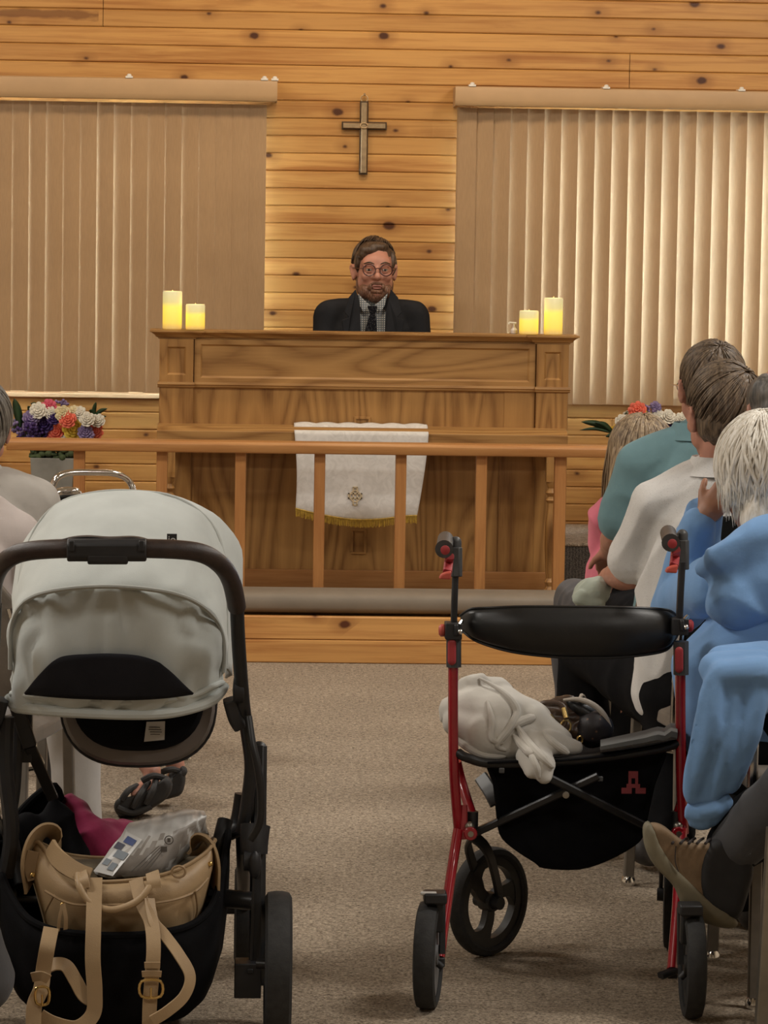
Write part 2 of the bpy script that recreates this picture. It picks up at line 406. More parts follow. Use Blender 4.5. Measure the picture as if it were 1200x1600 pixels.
# horizontal boards, each with a chamfered tongue joint, one mesh
joints = {}   # board row -> list of x where two boards butt
def row_of(py): return int(at(600, py, YW).z / PITCH)
for py in (8, 33): joints.setdefault(row_of(py - 8), []).append(px2x(156, YW))
for py in (92, 118): joints.setdefault(row_of(py - 0), []).append(px2x(973, YW))
joints.setdefault(row_of(665), []).append(px2x(958, YW))
bm = B(); c = 0.005; g = 0.0035
nrow = int(3.6 / PITCH)
for i in range(nrow + 1):
    za, zb = i*PITCH, (i+1)*PITCH
    segs = [(X0, X1)]
    for (a, b, z0, z1) in OPEN:
        if zb > z0 + 1e-3 and za < z1 - 1e-3:
            ns = []
            for (p, q) in segs:
                if b <= p or a >= q: ns.append((p, q)); continue
                if a > p: ns.append((p, a))
                if b < q: ns.append((b, q))
            segs = ns
    cuts = joints.get(i, [])
    fs = []
    for (p, q) in segs:
        xs = [p] + sorted(x for x in cuts if p < x < q) + [q]
        fs += list(zip(xs, xs[1:]))
    for (p, q) in fs:
        lo, hi = (c if p > X0 else 0), (c if q < X1 else 0)
        pr = [(za, 0.012), (za + g*0.4, 0.012), (za + g*0.4, 0.004), (za + g + 0.002, 0), (zb - 0.004, 0), (zb, 0.004), (zb, 0.012)]
        hp = [Vector((p + (0.0012 if p > X0 else 0), YW + y, z)) for z, y in pr]; hq = [Vector((q - (0.0012 if q < X1 else 0), YW + y, z)) for z, y in pr]
        A = [bm.verts.new(v) for v in hp]; D = [bm.verts.new(v) for v in hq]
        for k in range(len(A) - 1): bm.faces.new((A[k], D[k], D[k+1], A[k+1]))
        # back of the board
        e = [bm.verts.new((x, YW + 0.06, z)) for x, z in ((p, za), (q, za), (q, zb), (p, zb))]
        bm.faces.new((e[0], e[3], e[2], e[1]))
tag(obj('wall_front', bm, M_pine, smooth=False, origin=(0,0,0)), kind='structure')
# wall behind the boards (thickness, round the openings)
bm = B()
xs = [X0-.2, OPEN[0][0], OPEN[0][1], OPEN[1][0], OPEN[1][1], X1+.2]
for a, b in ((0, 1), (2, 3), (4, 5)): box(bm, (xs[a], YW+.062, 0), (xs[b], YW+.2, 3.6))
for a, b in ((1, 2), (3, 4)):
    box(bm, (xs[a], YW+.062, 0), (xs[b], YW+.2, WZ0)); box(bm, (xs[a], YW+.062, WZ1), (xs[b], YW+.2, 3.6))
tag(obj('wall_back', bm, M_plaster, smooth=False, origin=(0,0,0)), kind='structure')

M_frame = mat('white_vinyl_frame', (0.75, 0.74, 0.70), 0.5, var=0.03)
s = NT('window_glass'); s.p.inputs['Transmission Weight'].default_value = 1.0; s.p.inputs['Roughness'].default_value = 0.0; s.p.inputs['IOR'].default_value = 1.02
s.p.inputs['Base Color'].default_value = (0.96, 0.98, 0.97, 1); M_glass = s.m
for i, (a, b, z0, z1) in enumerate(OPEN):
    r = empty('window_%d' % (i+1), ((a+b)/2, YW+.1, z0)); tag(r, kind='structure')
    bm = B(); w_ = 0.05
    for lo, hi in (((a, z0), (a+w_, z1)), ((b-w_, z0), (b, z1)), ((a, z0), (b, z0+w_)), ((a, z1-w_), (b, z1))):
        box(bm, (lo[0], YW+.065, lo[1]), (hi[0], YW+.13, hi[1]))
    nm = 3
    for k in range(1, nm):
        xm = a + (b-a)*k/nm; box(bm, (xm-.022, YW+.07, z0), (xm+.022, YW+.125, z1))
    obj('window_frame', bm, M_frame, r, smooth=False)
    bm = B(); box(bm, (a+.03, YW+.095, z0+.03), (b-.03, YW+.098, z1-.03)); obj('pane', bm, M_glass, r, smooth=False)
# sill trim under the blinds
bm = B()
zt = at(1000, 640, YW).z
for a, b in ((-2.2, px2x(403, YW) ), (px2x(712, YW), 3.6)):
    box(bm, (a, YW-.022, WZ0-.052), (b, YW-.0005, WZ0-.034)); box(bm, (a, YW-.016, WZ0-.034), (b, YW-.0005, WZ0-.004))
tag(obj('trim_1', bm, M_trimwood, smooth=False, origin=(0,0,0), bevel=.003), kind='structure')

# ------------------------------------------------------------------ vertical blinds
s = NT('tan_vinyl_slat'); c_ = s.coord(scale=(1, 1, 1))
rb = s.noise(s.coord(scale=(420, 420, 25)), 1.0, 2)
sepz = s.noise(c_, 3, 2)
s.l(s.ramp(s.math('ADD', s.math('MULTIPLY', rb, .5), s.math('MULTIPLY', sepz, .5)), [(0.3, (0.34, 0.215, 0.108)), (0.7, (0.44, 0.285, 0.148))]), s.p.inputs['Base Color'])
s.p.inputs['Roughness'].default_value = 0.55; s.bump(rb, 0.25, 0.001); M_slat = s.m
M_slatback = mat('ivory_slat_back', (0.66, 0.62, 0.54), 0.6, var=0.04)  # pale back added to bounce whiter daylight through the gaps between slats
M_val = mat('tan_valance', (0.46, 0.30, 0.155), 0.5, var=0.05, scale=8)
M_clip = mat('clear_clip', (0.75, 0.73, 0.68), 0.25, var=0.05)
def blind(x0, x1, xa, xb, tiltf, label, clips, zbot, ztop, zv0, zv1, slat_w=0.078, sp=0.0665):
    yb = YW - 0.085
    r = empty('vertical_blind', ((x0+x1)/2, yb, zbot), label, 'window blind', 'blinds either side of the cross')
    n = int(round((xb - xa) / sp)); 
    for i in range(n):
        xc = xa + (i + .5) * (xb-xa)/n
        t = tiltf(i, n)
        bm = B(); K = 8; prof = []
        for k in range(K+1):
            u = -slat_w/2 + slat_w*k/K; v = 0.0065*(1 - (2*k/K-1)**2)      # bulges towards the room
            prof.append((u, -v))
        ct, st = math.cos(t), math.sin(t)
        rows = []
        for z in (zbot + random.uniform(-.002, .002), ztop):
            rows.append([bm.verts.new((xc + u*ct - v*st, yb - u*st + v*ct, z)) for u, v in prof] + [bm.verts.new((xc + u*ct - (v+.0012)*st, yb - u*st + (v+.0012)*ct, z)) for u, v in reversed(prof)])
        m_ = len(rows[0])
        for k in range(m_): bm.faces.new((rows[0][k], rows[0][(k+1) % m_], rows[1][(k+1) % m_], rows[1][k])).material_index = 1 if K < k < m_-1 else 0
        bm.faces.new(rows[0][::-1]); bm.faces.new(rows[1])
        obj('slat', bm, [M_slat, M_slatback], r, autos=60)
    bm = B()
    h = zv1 - zv0; yv = yb - 0.068
    pr = [(0, zv0), (-.004, zv0 + .004), (-.006, zv0+h*.3), (-.006, zv1-h*.25), (-.001, zv1-.004), (.012, zv1)]
    back = [(y + .004, z) for y, z in pr]
    ring = [(yv + y, z) for y, z in pr] + [(yv + y, z - (0.003 if i == 0 else 0)) for i, (y, z) in enumerate(reversed(back))]
    loft(bm, [[Vector((x, y, z)) for y, z in ring] for x in (x0, x1)])
    box(bm, (x0, yv+.002, zv0), (x0+.003, YW-.002, zv1-.004)); box(bm, (x1-.003, yv+.002, zv0), (x1, YW-.002, zv1-.004))
    obj('valance', bm, M_val, r, autos=50)
    bm = B(); box(bm, (x0+.01, yb-.03, ztop+.016), (x1-.01, YW-.001, ztop+.04)); obj('head_rail', bm, M_val, r, smooth=False)
    for cx in clips:
        bm = B(); box(bm, (cx-.014, yv-.004, zv1-.002), (cx+.014, yb+.0, zv1+.006)); lathe(bm, [(.009, 0), (.009, .008), (.004, .011)], (cx, yv+.006, zv1+.004), seg=12)
        obj('clip', bm, M_clip, r, bevel=.001)
    return r
yv = YW - .085
def zz(px, py): return at(px, py, yv).z
def tl(i, n): 
    base = [9, 10, 9, 8, 11, 10, 16, 9, 14, 8, 13, 8, 8, 7, 7, 6][::-1]
    k = n - 1 - i
    return R(-base[k] if False else base[k] if k < len(base) else 11)
xa, xb = px2x(-330, yv), px2x(409, yv)
blind(px2x(-350, yv), px2x(427, yv), xa, xb, lambda i, n: R([3, 3, 4, 4, 5, 9, 3, 8, 6, 12, 5, 6, 5, 9, 6, 6][n-1-i] if n-1-i < 16 else 6),
      'tan vertical blind on the left of the cross, slats nearly shut', 'window blind' and [px2x(198, yv), px2x(407, yv), px2x(423, yv)],
      zz(200, 613), zz(200, 160), zz(200, 156), zz(200, 122))
xa, xb = px2x(709, yv), px2x(1470, yv)
blind(px2x(702, yv), px2x(1490, yv), xa, xb, lambda i, n: R(-0 + min(27, 9 + i*1.35)),
      'tan vertical blind on the right of the cross, slats open with daylight between', [px2x(728, yv), px2x(935, yv), px2x(1144, yv)],
      zz(950, 632), zz(950, 172), zz(950, 170), zz(950, 139))
# ------------------------------------------------------------------ platform, kneeler, stage
M_oak = wood('golden_oak', (0.42, 0.232, 0.078), (0.20, 0.092, 0.025), 'x', 0.42, 1.0, 0.7)
M_oakv = wood('golden_oak_vertical', (0.40, 0.212, 0.066), (0.175, 0.076, 0.019), 'z', 0.42, 1.0, 0.8)
M_rail = wood('rail_pine', (0.54, 0.28, 0.10), (0.36, 0.155, 0.048), 'x', 0.4, 0.9, 0.2)
M_post = wood('post_pine', (0.52, 0.255, 0.085), (0.34, 0.14, 0.042), 'z', 0.4, 0.9, 0.2)
YS = 12.2
zs = 0.165
bm = B(); n0 = 2; hb = zs/n0
for i in range(n0):
    za, zb = i*hb, (i+1)*hb
    prism(bm, [Vector((X0, YS + y, z)) for y, z in ((0.02, za), (0.003, za+.0008), (0, za+.004), (0, zb-.005), (0.004, zb-.001), (0.02, zb))], (X1-X0, 0, 0))
box(bm, (X0, YS+.02, 0.002), (X1, YW, zs-.004))
M_step = pine('step_pine', (0.60, 0.31, 0.10), (0.40, 0.16, 0.045), (0.10, 0.03, 0.012), 5.0)
tag(obj('platform', bm, M_step, smooth=False, origin=(0,0,0)), kind='structure')
bm = B(); box(bm, (X0+.01, YS+.32, zs-.003), (X1-.01, YW-.001, zs+.004))
tag(obj('platform_carpet', bm, M_carpet, smooth=False, origin=(0,0,0)), kind='structure')

# raised carpeted stage at both sides of the altar
M_riser = NT('ribbed_dark_carpet'); s = M_riser; c = s.coord(scale=(1,1,1))
wv = s.n('ShaderNodeTexWave', bands_direction='X'); wv.inputs['Scale'].default_value = 26; wv.inputs['Distortion'].default_value = 9; wv.inputs['Detail Scale'].default_value = 9
s.l(s.coord(scale=(1, 1, 1.8)), wv.inputs['Vector'])
s.l(s.ramp(wv.outputs['Fac'], [(0.25, (0.045, 0.038, 0.032)), (0.75, (0.21, 0.18, 0.15))]), s.p.inputs['Base Color']); s.p.inputs['Roughness'].default_value = 1
s.bump(wv.outputs['Fac'], 0.8, 0.006); M_riser = s.m
ystage = 13.2; zst = at(915, 849, ystage).z
for k, (a, b) in enumerate(((X0+.005, px2x(235, 13.4)), (px2x(880, 13.4), X1-.005))):
    bm = B(); box(bm, (a, ystage, zs+.001), (b, YW-.001, zst-.012)); tag(obj('stage', bm, M_riser, smooth=False, origin=(0,0,0)), kind='structure')
    bm = B(); box(bm, (a, ystage-.006, zst-.012), (b, YW-.001, zst)); tag(obj('stage_carpet', bm, M_carpet, smooth=False, origin=(0,0,0), bevel=.005), kind='structure')

# kneeling pad
M_pad = mat('grey_brown_vinyl', (0.20, 0.165, 0.125), 0.6, var=0.08, scale=12, bump=0.1)
bm = B()
xa, xb = px2x(120, YS), px2x(1010, YS)
zp = at(600, 922, YS+.1).z
pr = []
h = zp - zs - .002
for k in range(28):
    a = 2*math.pi*k/28; ca, sa = math.cos(a), math.sin(a); e = 2/3.2
    pr.append((0.105*math.copysign(abs(ca)**e, ca), h/2*math.copysign(abs(sa)**e, sa)))
rings = []
for x, f in ((xa, .75), (xa+.01, .93), (xa+.03, 1), (xb-.03, 1), (xb-.01, .93), (xb, .75)):
    rings.append([Vector((x, YS+.125 + u*f, zs + .002 + h/2 + v*f)) for u, v in pr])
V = loft(bm, rings)
tag(obj('kneeling_pad', bm, M_pad, autos=60), 'long grey-brown upholstered kneeling pad lying along the front step below the rail', 'kneeler')

# ------------------------------------------------------------------ communion rail
YR = 12.5
rail = empty('communion_rail', (px2x(568, YR), YR, zs), 'pine communion rail on plain square posts in front of the altar', 'rail')
zr1 = at(568, 691.5, YR).z; zr0 = at(568, 709, YR).z
bm = B()
pr = [(-.055, zr0+.006), (-.05, zr0), (.05, zr0), (.055, zr0+.006), (.055, zr1-.010), (.045, zr1), (-.045, zr1), (-.055, zr1-.010)]
loft(bm, [[Vector((x, YR+y, z)) for y, z in pr] for x in (px2x(12, YR), px2x(1290, YR))])
obj('handrail', bm, M_rail, rail, autos=50, bevel=.002)
for a, b in ((369, 386), (493, 510), (620, 637), (746, 763), (869, 887), (246, 263), (116, 134), (1000, 1016), (1130, 1147), (1262, 1280)):
    bm = B(); xa, xb = px2x(a, YR), px2x(b, YR); box(bm, (xa, YR-.02, zs+.0045), (xb, YR+.02, zr0+.001)); obj('post', bm, M_post, rail, smooth=False, bevel=.003)

# ------------------------------------------------------------------ altar
YA = 12.95
def ax(px, Y=YA): return px2x(px, Y)
def az(py, Y=YA): return at(568, py, Y).z
altar = empty('altar', (ax(568), YA+.15, zs), 'broad panelled oak altar with a stepped cornice and turned corner legs', 'altar')
xl, xr = ax(249), ax(887)                 # body
D = .12                                    # depth of the upper wall of the altar
z_top = az(519.5); z_c0 = az(533); z_m1 = az(601); z_m0 = az(609); z_l1 = az(664); z_l0 = az(698)
bm = B()
box(bm, (xl+.002, YA, z_l1-.05), (xr-.002, YA+D, z_c0+.001)); obj('upper_panel', bm, M_oak, altar, smooth=False)
bm = B()                                   # cap and cornice with the breaks at both ends
def corn(x0, x1, dy, yb):
    pr = [(0, z_c0-.002), (-.006, z_c0), (-.006, z_c0+.004), (-.014, z_c0+.007), (-.018, z_c0+.014), (-.030, z_top-.009), (-.036, z_top-.007), (-.036, z_top), (0, z_top)]
    rings = []
    # mitred returns at both ends
    for x, side in ((x0, -1), (x1, 1)):
        rings.append([Vector((x + side*(-y), YA - dy + y, z)) for y, z in pr])
    V = loft(bm, rings, closed=True)
    # side returns
    for x, side in ((x0, -1), (x1, 1)):
        A = [Vector((x + side*(-y), YA - dy + y, z)) for y, z in pr]; Bk = [Vector((x + side*(-y), yb, z)) for y, z in pr]
        loft(bm, [A, Bk])
corn(ax(296), ax(843), 0.0, YA+D)
corn(xl, ax(303), 0.014, YA+D); corn(ax(836), xr, 0.014, YA+D)
box(bm, (xl-.002, YA-.01, z_top-.012), (xr+.002, YA+D, z_top-.0005))
obj('cornice', bm, M_oak, altar, smooth=False)
# frame members of the frieze with recessed fields
def framed(name, x0, x1, z0, z1, m, dy=0.0, bw=.035, mat_=None, depth=.010, fieldmat=None):
    bm = B(); y0 = YA - dy - .012; y1 = YA + .002
    for lo, hi in (((x0, z0), (x1, z0+m)), ((x0, z1-m), (x1, z1)), ((x0, z0+m), (x0+bw, z1-m)), ((x1-bw, z0+m), (x1, z1-m))):
        box(bm, (lo[0], y0, lo[1]), (hi[0], y1, hi[1]))
    # bevelled inner moulding
    a = (x0+bw, x1-bw, z0+m, z1-m); k = .008
    A = [(a[0], a[2]), (a[1], a[2]), (a[1], a[3]), (a[0], a[3])]; C = [(a[0]+k, a[2]+k), (a[1]-k, a[2]+k), (a[1]-k, a[3]-k), (a[0]+k, a[3]-k)]
    va = [bm.verts.new((x, y0, z)) for x, z in A]; vc = [bm.verts.new((x, y0+.008, z)) for x, z in C]; 
    for i in range(4): bm.faces.new((va[i], va[(i+1) % 4], vc[(i+1) % 4], vc[i]))
    o = obj(name, bm, mat_ or M_oak, altar, smooth=False)
    bm = B(); k = .014
    box(bm, (a[0]+.002, y0+.007, a[2]+.002), (a[1]-.002, y1, a[3]-.002))
    obj('field_panel', bm, fieldmat or M_oak, o, smooth=False)
    return o
framed('frieze_frame', ax(303)+.001, ax(836)-.001, z_m1, z_c0-.001, .018, 0, .022)
for x0, x1 in ((xl, ax(302)), (ax(837), xr)):
    framed('end_frame', x0, x1, z_m1, z_c0-.001, .028, .014, .028, M_oakv, fieldmat=M_oakv)
bm = B()
for x0, x1, dy in ((ax(302), ax(837), .016), (xl-.006, ax(304), .032), (ax(835), xr+.006, .032)):
    pr = [(0.02, z_m0), (-dy+.004, z_m0), (-dy, z_m0+.004), (-dy, z_m0+.008), (-dy-.005, z_m0+.012), (-dy-.003, z_m1+.002), (0.02, z_m1+.002)]
    loft(bm, [[Vector((x, YA+y, z)) for y, z in pr] for x in (x0, x1)])
obj('waist_moulding', bm, M_oak, altar, smooth=False)
# second tier: stiles and vertical-grain planks
for x0, x1, d in ((xl, ax(302), .024), (ax(837), xr, .024), (ax(788), ax(836), .006)):
    bm = B(); box(bm, (x0, YA-d, z_l1-.02), (x1, YA+.005, z_m0+.001)); obj('stile', bm, M_oakv, altar, smooth=False, bevel=.0015)
bm = B(); box(bm, (ax(302), YA-.003, z_l1-.02), (ax(788), YA+.004, z_m0)); obj('tier_panel', bm, M_oakv, altar, smooth=False)
# carved little plaque in the middle of the second tier and of the lower panel
def plaque(name, px0, py0, px1, py1, Y, m):
    bm = B(); x0, x1, z1, z0 = px2x(px0, Y), px2x(px1, Y), at(568, py0, Y).z, at(568, py1, Y).z; t = .009
    for lo, hi in (((x0, z0), (x1, z0+t)), ((x0, z1-t), (x1, z1)), ((x0, z0+t), (x0+t, z1-t)), ((x1-t, z0+t), (x1, z1-t))):
        box(bm, (lo[0], Y-.006, lo[1]), (hi[0], Y+.002, hi[1]))
    obj(name, bm, m, altar, smooth=False, bevel=.002)
plaque('plaque', 554, 651, 580, 676, YA-.003, M_oakv)
# ledge (chamfered board that runs along the front)
YL = YA - .13
bm = B()
z_k = at(568, 676, YL).z; z_l0 = at(568, 699, YL).z
pr = [(YA+.03, z_l0), (YL+.012, z_l0), (YL, z_l0+.006), (YL, z_k-.002), (YL+.004, z_k), (YL+.03, z_k+.014), (YA-.03, z_l1-.002), (YA+.03, z_l1-.002)]
loft(bm, [[Vector((x, y, z)) for y, z in pr] for x in (ax(246, YL), ax(889, YL))])
obj('ledge', bm, M_oak, altar, smooth=False, bevel=.002)
# lower recessed panel with stiles
YB = YA + .10
bm = B(); box(bm, (xl, YB, zs+.0045), (xr, YB+.02, z_l0+.03)); obj('lower_panel', bm, M_oakv, altar, smooth=False)
for a, b in ((250, 300), (782, 838), (838, 888)):
    bm = B(); box(bm, (px2x(a, YB), YB-.008, zs+.0045), (px2x(b, YB), YB+.002, z_l0+.02)); obj('lower_stile', bm, M_oakv, altar, smooth=False, bevel=.0015)
bm = B(); box(bm, (xl, YB-.014, zs+.0045), (xr, YB+.002, zs+.075)); obj('plinth', bm, M_rail, altar, smooth=False, bevel=.003)
plaque('plaque', 552, 826, 576, 866, YB-.001, M_oakv)
bm = B()
for x in (xl, xr-.02): box(bm, (x, YA+.06, zs+.0045), (x+.02, YA+.5, z_top-.02))
box(bm, (xl+.02, YA+.4, zs+.5), (xr-.02, YA+.5, zs+.53))
obj('side_board', bm, M_oakv, altar, smooth=False)
def leg_prof(z0, z1):
    h = z1 - z0; r = .021
    return [(r*.9, 0), (r*.9, .05*h), (r*.6, .07*h), (r*.95, .10*h), (r*.6, .125*h), (r*.75, .16*h), (r*1.0, .35*h), (r*.95, .5*h), (r*.62, .60*h), (r*.62, .63*h), (r*1.05, .65*h), (r*.6, .675*h), (r*1.05, .70*h), (r*.6, .73*h), (r*.95, .76*h), (r*.95, .78*h)]
for px in (266, 865):
    x = px2x(px, YL+.03); z1 = z_l0; h = z1 - zs - .0045
    bm = B(); lathe(bm, [(r, z) for r, z in leg_prof(zs, z1)], (x, YL+.035, zs+.0045), seg=20)
    box(bm, (x-.021, YL+.014, zs+.0045+.78*h), (x+.021, YL+.056, z1+.002))
    box(bm, (x-.021, YL+.014, zs+.0045), (x+.021, YL+.056, zs+.0045+.05*h))
    obj('leg', bm, M_oakv, altar, autos=30)

# ------------------------------------------------------------------ altar cloth
s = NT('white_damask'); c = s.coord()
br = s.noise(c, 26, 3, 0.5, 2.0)
s.l(s.ramp(br, [(0.4, (0.60, 0.58, 0.55)), (0.6, (0.68, 0.66, 0.63))]), s.p.inputs['Base Color']); s.p.inputs['Roughness'].default_value = 0.75
s.bump(br, 0.15, 0.002); M_cloth = s.m
M_gold = mat('gold_fringe', (0.50, 0.33, 0.05), 0.5, var=0.3, scale=90)
M_goldthread = mat('pale_gold_thread', (0.58, 0.47, 0.30), 0.6, var=0.1, scale=200)
cl = empty('altar_cloth', (ax(563), YL, z_l0-.3))
tag(cl, 'white altar cloth with gold fringe and small embroidered cross hanging over the altar ledge', 'cloth')
YC = YL - .012
rows = []; n = 60; K = 26
lt, rt = (461, 662), (671, 664); lb, rb_ = (464, 796), (655, 811)
for j in range(K+5):
    row = []
    for i in range(n+1):
        u = i/n
        if j < 4:     # over the top of the ledge
            px = lt[0] + (rt[0]-lt[0])*u; X = px2x(px, YC); y = YA - .012 - (YA-.012-(YL+.012))*(j/4.0); t = (y-(YL+.03))/(YA-.03-YL-.03); t = min(max(t, 0), 1)
            z = z_k + .016 + (z_l1-z_k-.014)*t + .005*abs(math.sin(u*19))*(j < 2) + .002
            if j == 3: z = z_k + .006
        else:
            v = (j-4)/K
            pl = (lt[0]+(lb[0]-lt[0])*v + 3*math.sin(v*3), 0); pr_ = rt[0] + (rb_[0]-rt[0])*v**1.4
            px = pl[0] + (pr_-pl[0])*u
            bot = at(px, 796 + 20*math.sin(min(u*1.15, 1)*math.pi*0.72) - 4*u, YC).z
            z = (z_k+.002) + (bot-(z_k+.002))*v
            y = YC - .004*v - .007*v*math.sin(u*7+1)*math.cos(v*2) - .004*v*math.sin(u*17)
            X = px2x(px, YC)
        row.append(Vector((X, y, z)))
    rows.append(row)
bm = B()
V = [[bm.verts.new(p) for p in r] for r in rows]; V2 = [[bm.verts.new(p + Vector((0, -.0015 if j > 4 else 0, .0015 if j <= 4 else 0))) for p in r] for j, r in enumerate(rows)]
for W in (V, V2):
    for a, b in zip(W, W[1:]):
        for i in range(n): bm.faces.new((a[i], a[i+1], b[i+1], b[i]))
for i in range(n): bm.faces.new((V[-1][i], V[-1][i+1], V2[-1][i+1], V2[-1][i])); bm.faces.new((V[0][i], V2[0][i], V2[0][i+1], V[0][i+1]))
for a, b, c2, d in zip(V, V[1:], V2, V2[1:]): bm.faces.new((a[0], b[0], d[0], c2[0])); bm.faces.new((a[-1], c2[-1], d[-1], b[-1]))
obj('cloth', bm, M_cloth, cl, smooth=True)
bm = B(); last = rows[-1]; fr = .027
for i in range(n):
    for k in range(3):
        t = (k + random.random()*.6)/3; p = last[i].lerp(last[i+1], t) + Vector((0, -.003, .003))
        q = p + Vector((random.uniform(-.003, .003), random.uniform(-.004, .002), -fr*random.uniform(.85, 1.08)))
        rod(bm, p, q, .0013, 5, .0018)
for i in range(n): rod(bm, last[i]+Vector((0,-.003,.004)), last[i+1]+Vector((0,-.003,.004)), .003, 6)
obj('fringe', bm, M_gold, cl)
bm = B(); cx, cz = px2x(557.5, YC), at(557.5, 775, YC).z; yy = YC - .010
U = 1/430
for lo, hi in (((-4, -14), (-2, 14)), ((2, -14), (4, 14)), ((-4, 13), (4, 15)), ((-4, -15), (4, -13)), ((-11, -4), (11, -2)), ((-11, 3), (11, 5)), ((-11, -4), (-9, 5)), ((9, -4), (11, 5))):
    box(bm, (cx+lo[0]*U, yy-.0015, cz+lo[1]*U), (cx+hi[0]*U, yy+.0035, cz+hi[1]*U))
tube(bm, [(cx+8*U*math.cos(a), yy, cz+9*U*math.sin(a)) for a in [i*math.pi/6 for i in range(12)]], .0018, 6, 2, closed=True)
obj('embroidery', bm, M_goldthread, cl)

# ------------------------------------------------------------------ cross on the wall
M_brass = mat('aged_brass', (0.50, 0.37, 0.22), 0.38, 0.85, var=0.2, scale=40)
M_dkbrass = mat('dark_bronze_edge', (0.09, 0.06, 0.035), 0.5, 0.6)
cr = empty('wall_cross', (px2x(563, YW), YW-.02, at(563, 275, YW).z), 'brass cross hanging from a ring on the pine wall', 'cross')
YX = YW - .022
zt_, zb_ = at(562, 158, YX).z, at(563, 273, YX).z; xc0 = px2x(562.5, YX); zc = at(562, 196.5, YX).z
xl_, xr_ = px2x(528, YX), px2x(598, YX)
bm = B()
def crossbar(bm, a, b, w_, ymid, t):
    bar(bm, a, b, w_, t, up=(0, -1, 0), c=.4)
crossbar(bm, (xc0, YX+.008, zb_), (xc0, YX+.008, zt_), .034, 0, .012); crossbar(bm, (xl_, YX+.008, zc), (xr_, YX+.008, zc), .032, 0, .012)
obj('backing', bm, M_dkbrass, cr, smooth=False)
bm = B()
crossbar(bm, (xc0, YX-.002, zb_+.008), (xc0, YX-.002, zt_-.006), .023, 0, .014); crossbar(bm, (xl_+.006, YX-.001, zc), (xr_-.006, YX-.001, zc), .021, 0, .012)
tube(bm, [(xc0+.014*math.cos(a), YX-.011, zc+.010*math.sin(a)) for a in [i*math.pi/6 for i in range(12)]], .003, 6, 2, closed=True)
obj('front_bars', bm, M_brass, cr, autos=30)
bm = B(); tube(bm, [(xc0+.014*math.cos(a), YX+.006, zt_+.010+.014*math.sin(a)) for a in [i*math.pi/5 for i in range(10)]], .0022, 8, 3, closed=True)
rod(bm, (xc0, YW+.0, zt_+.026), (xc0, YX-.004, zt_+.027), .0025, 8); ball(bm, (xc0, YX-.006, zt_+.027), .005)
obj('ring', bm, M_brass, cr)

# ------------------------------------------------------------------ candles
def wax(name, h, lo, hi):
    s = NT(name); tc = s.n('ShaderNodeTexCoord'); sep = s.n('ShaderNodeSeparateXYZ'); s.l(tc.outputs['Object'], sep.inputs[0])
    t = s.math('DIVIDE', sep.outputs[2], h)
    t = s.math('ADD', t, s.math('MULTIPLY', s.noise(s.coord(), 30, 2), .05))
    e = s.ramp(t, [(0.02, (0.30, 0.17, 0.03)), (lo, (0.80, 0.50, 0.0)), (hi, (0.85, 0.60, 0.0)), (hi+.12, (0.40, 0.36, 0.10)), (1.0, (0.34, 0.32, 0.16))])
    s.p.inputs['Base Color'].default_value = (0.62, 0.54, 0.34, 1)
    s.l(e, s.p.inputs['Emission Color']); s.p.inputs['Emission Strength'].default_value = 1.0; s.p.inputs['Roughness'].default_value = 0.5
    return s.m
M_wick = mat('plastic_flame', (0.7, 0.6, 0.3), 0.4)
def candle(px0, px1, pyt, pyb, name_label, group):
    Y = YA + .045; r = (px2x(px1, Y) - px2x(px0, Y))/2; xc = (px2x(px1, Y) + px2x(px0, Y))/2; z0 = z_top + .0005; h = at((px0+px1)/2, pyt, Y).z - z0
    e = empty('candle', (xc, Y, z0), name_label, 'candle', group)
    bm = B(); lathe(bm, [(r*.93, 0), (r, .004), (r, h-.005), (r*.96, h), (r*.86, h-.002), (r*.80, h-.016), (0, h-.02)], (xc, Y, z0), seg=40)
    o = obj('wax_shell', bm, wax('lit_wax_%d' % round(h*1000), h, .22, .62), e, origin=None, autos=60)
    bm = B(); lathe(bm, [(0.001, 0), (.005, .006), (.004, .014), (0, .026)], (xc, Y, z0+h-.02), seg=12); obj('flame', bm, M_wick, e)
    # the bulb inside: a small warm lamp at the mouth of the candle
    l = bpy.data.lights.new('candle_glow', 'POINT'); l.energy = .12; l.color = (1, .7, .25); l.shadow_soft_size = .02
    lo = bpy.data.objects.new('candle_glow', l); COL.objects.link(lo); lo.parent = e; lo.location = (0, 0, h + .01)
candle(253, 283, 455, 513, 'tall lit ivory candle at the far left end of the altar top', 'candles on the altar')
candle(289, 319, 475.5, 513, 'short lit ivory candle at the left end of the altar, right of the tall one', 'candles on the altar')
candle(809.5, 839.5, 485.5, 523, 'short lit ivory candle at the right end of the altar, beside the pump bottle', 'candles on the altar')
candle(848, 877, 465.5, 523, 'tall lit ivory candle standing at the far right end of the altar top', 'candles on the altar')
# pump bottle behind the cap
M_clear = mat('milky_plastic', (0.72, 0.68, 0.64), 0.3, var=0.04)
Y = YA + .09; xb_ = px2x(801.5, Y); zt = at(801, 502.5, Y).z; zb = z_top+.0005
pb = empty('pump_bottle', (xb_, Y, zb), 'small clear pump bottle beside the short candle at the altar top', 'bottle')
h = zt - zb
bm = B(); lathe(bm, [(.012, 0), (.013, .002), (.013, h*.30), (.009, h*.42), (.006, h*.5), (.006, h*.6)], (xb_, Y, zb), seg=20); obj('bottle_body', bm, M_clear, pb)
bm = B(); rod(bm, (xb_, Y, zb+h*.55), (xb_, Y, zt-.006), .0035, 10); rod(bm, (xb_+.008, Y, zt-.006), (xb_-.018, Y, zt-.003), .0045, 10, .003); rod(bm, (xb_-.018, Y, zt-.003), (xb_-.019, Y, zt-.010), .003, 8); obj('pump', bm, M_frame, pb)
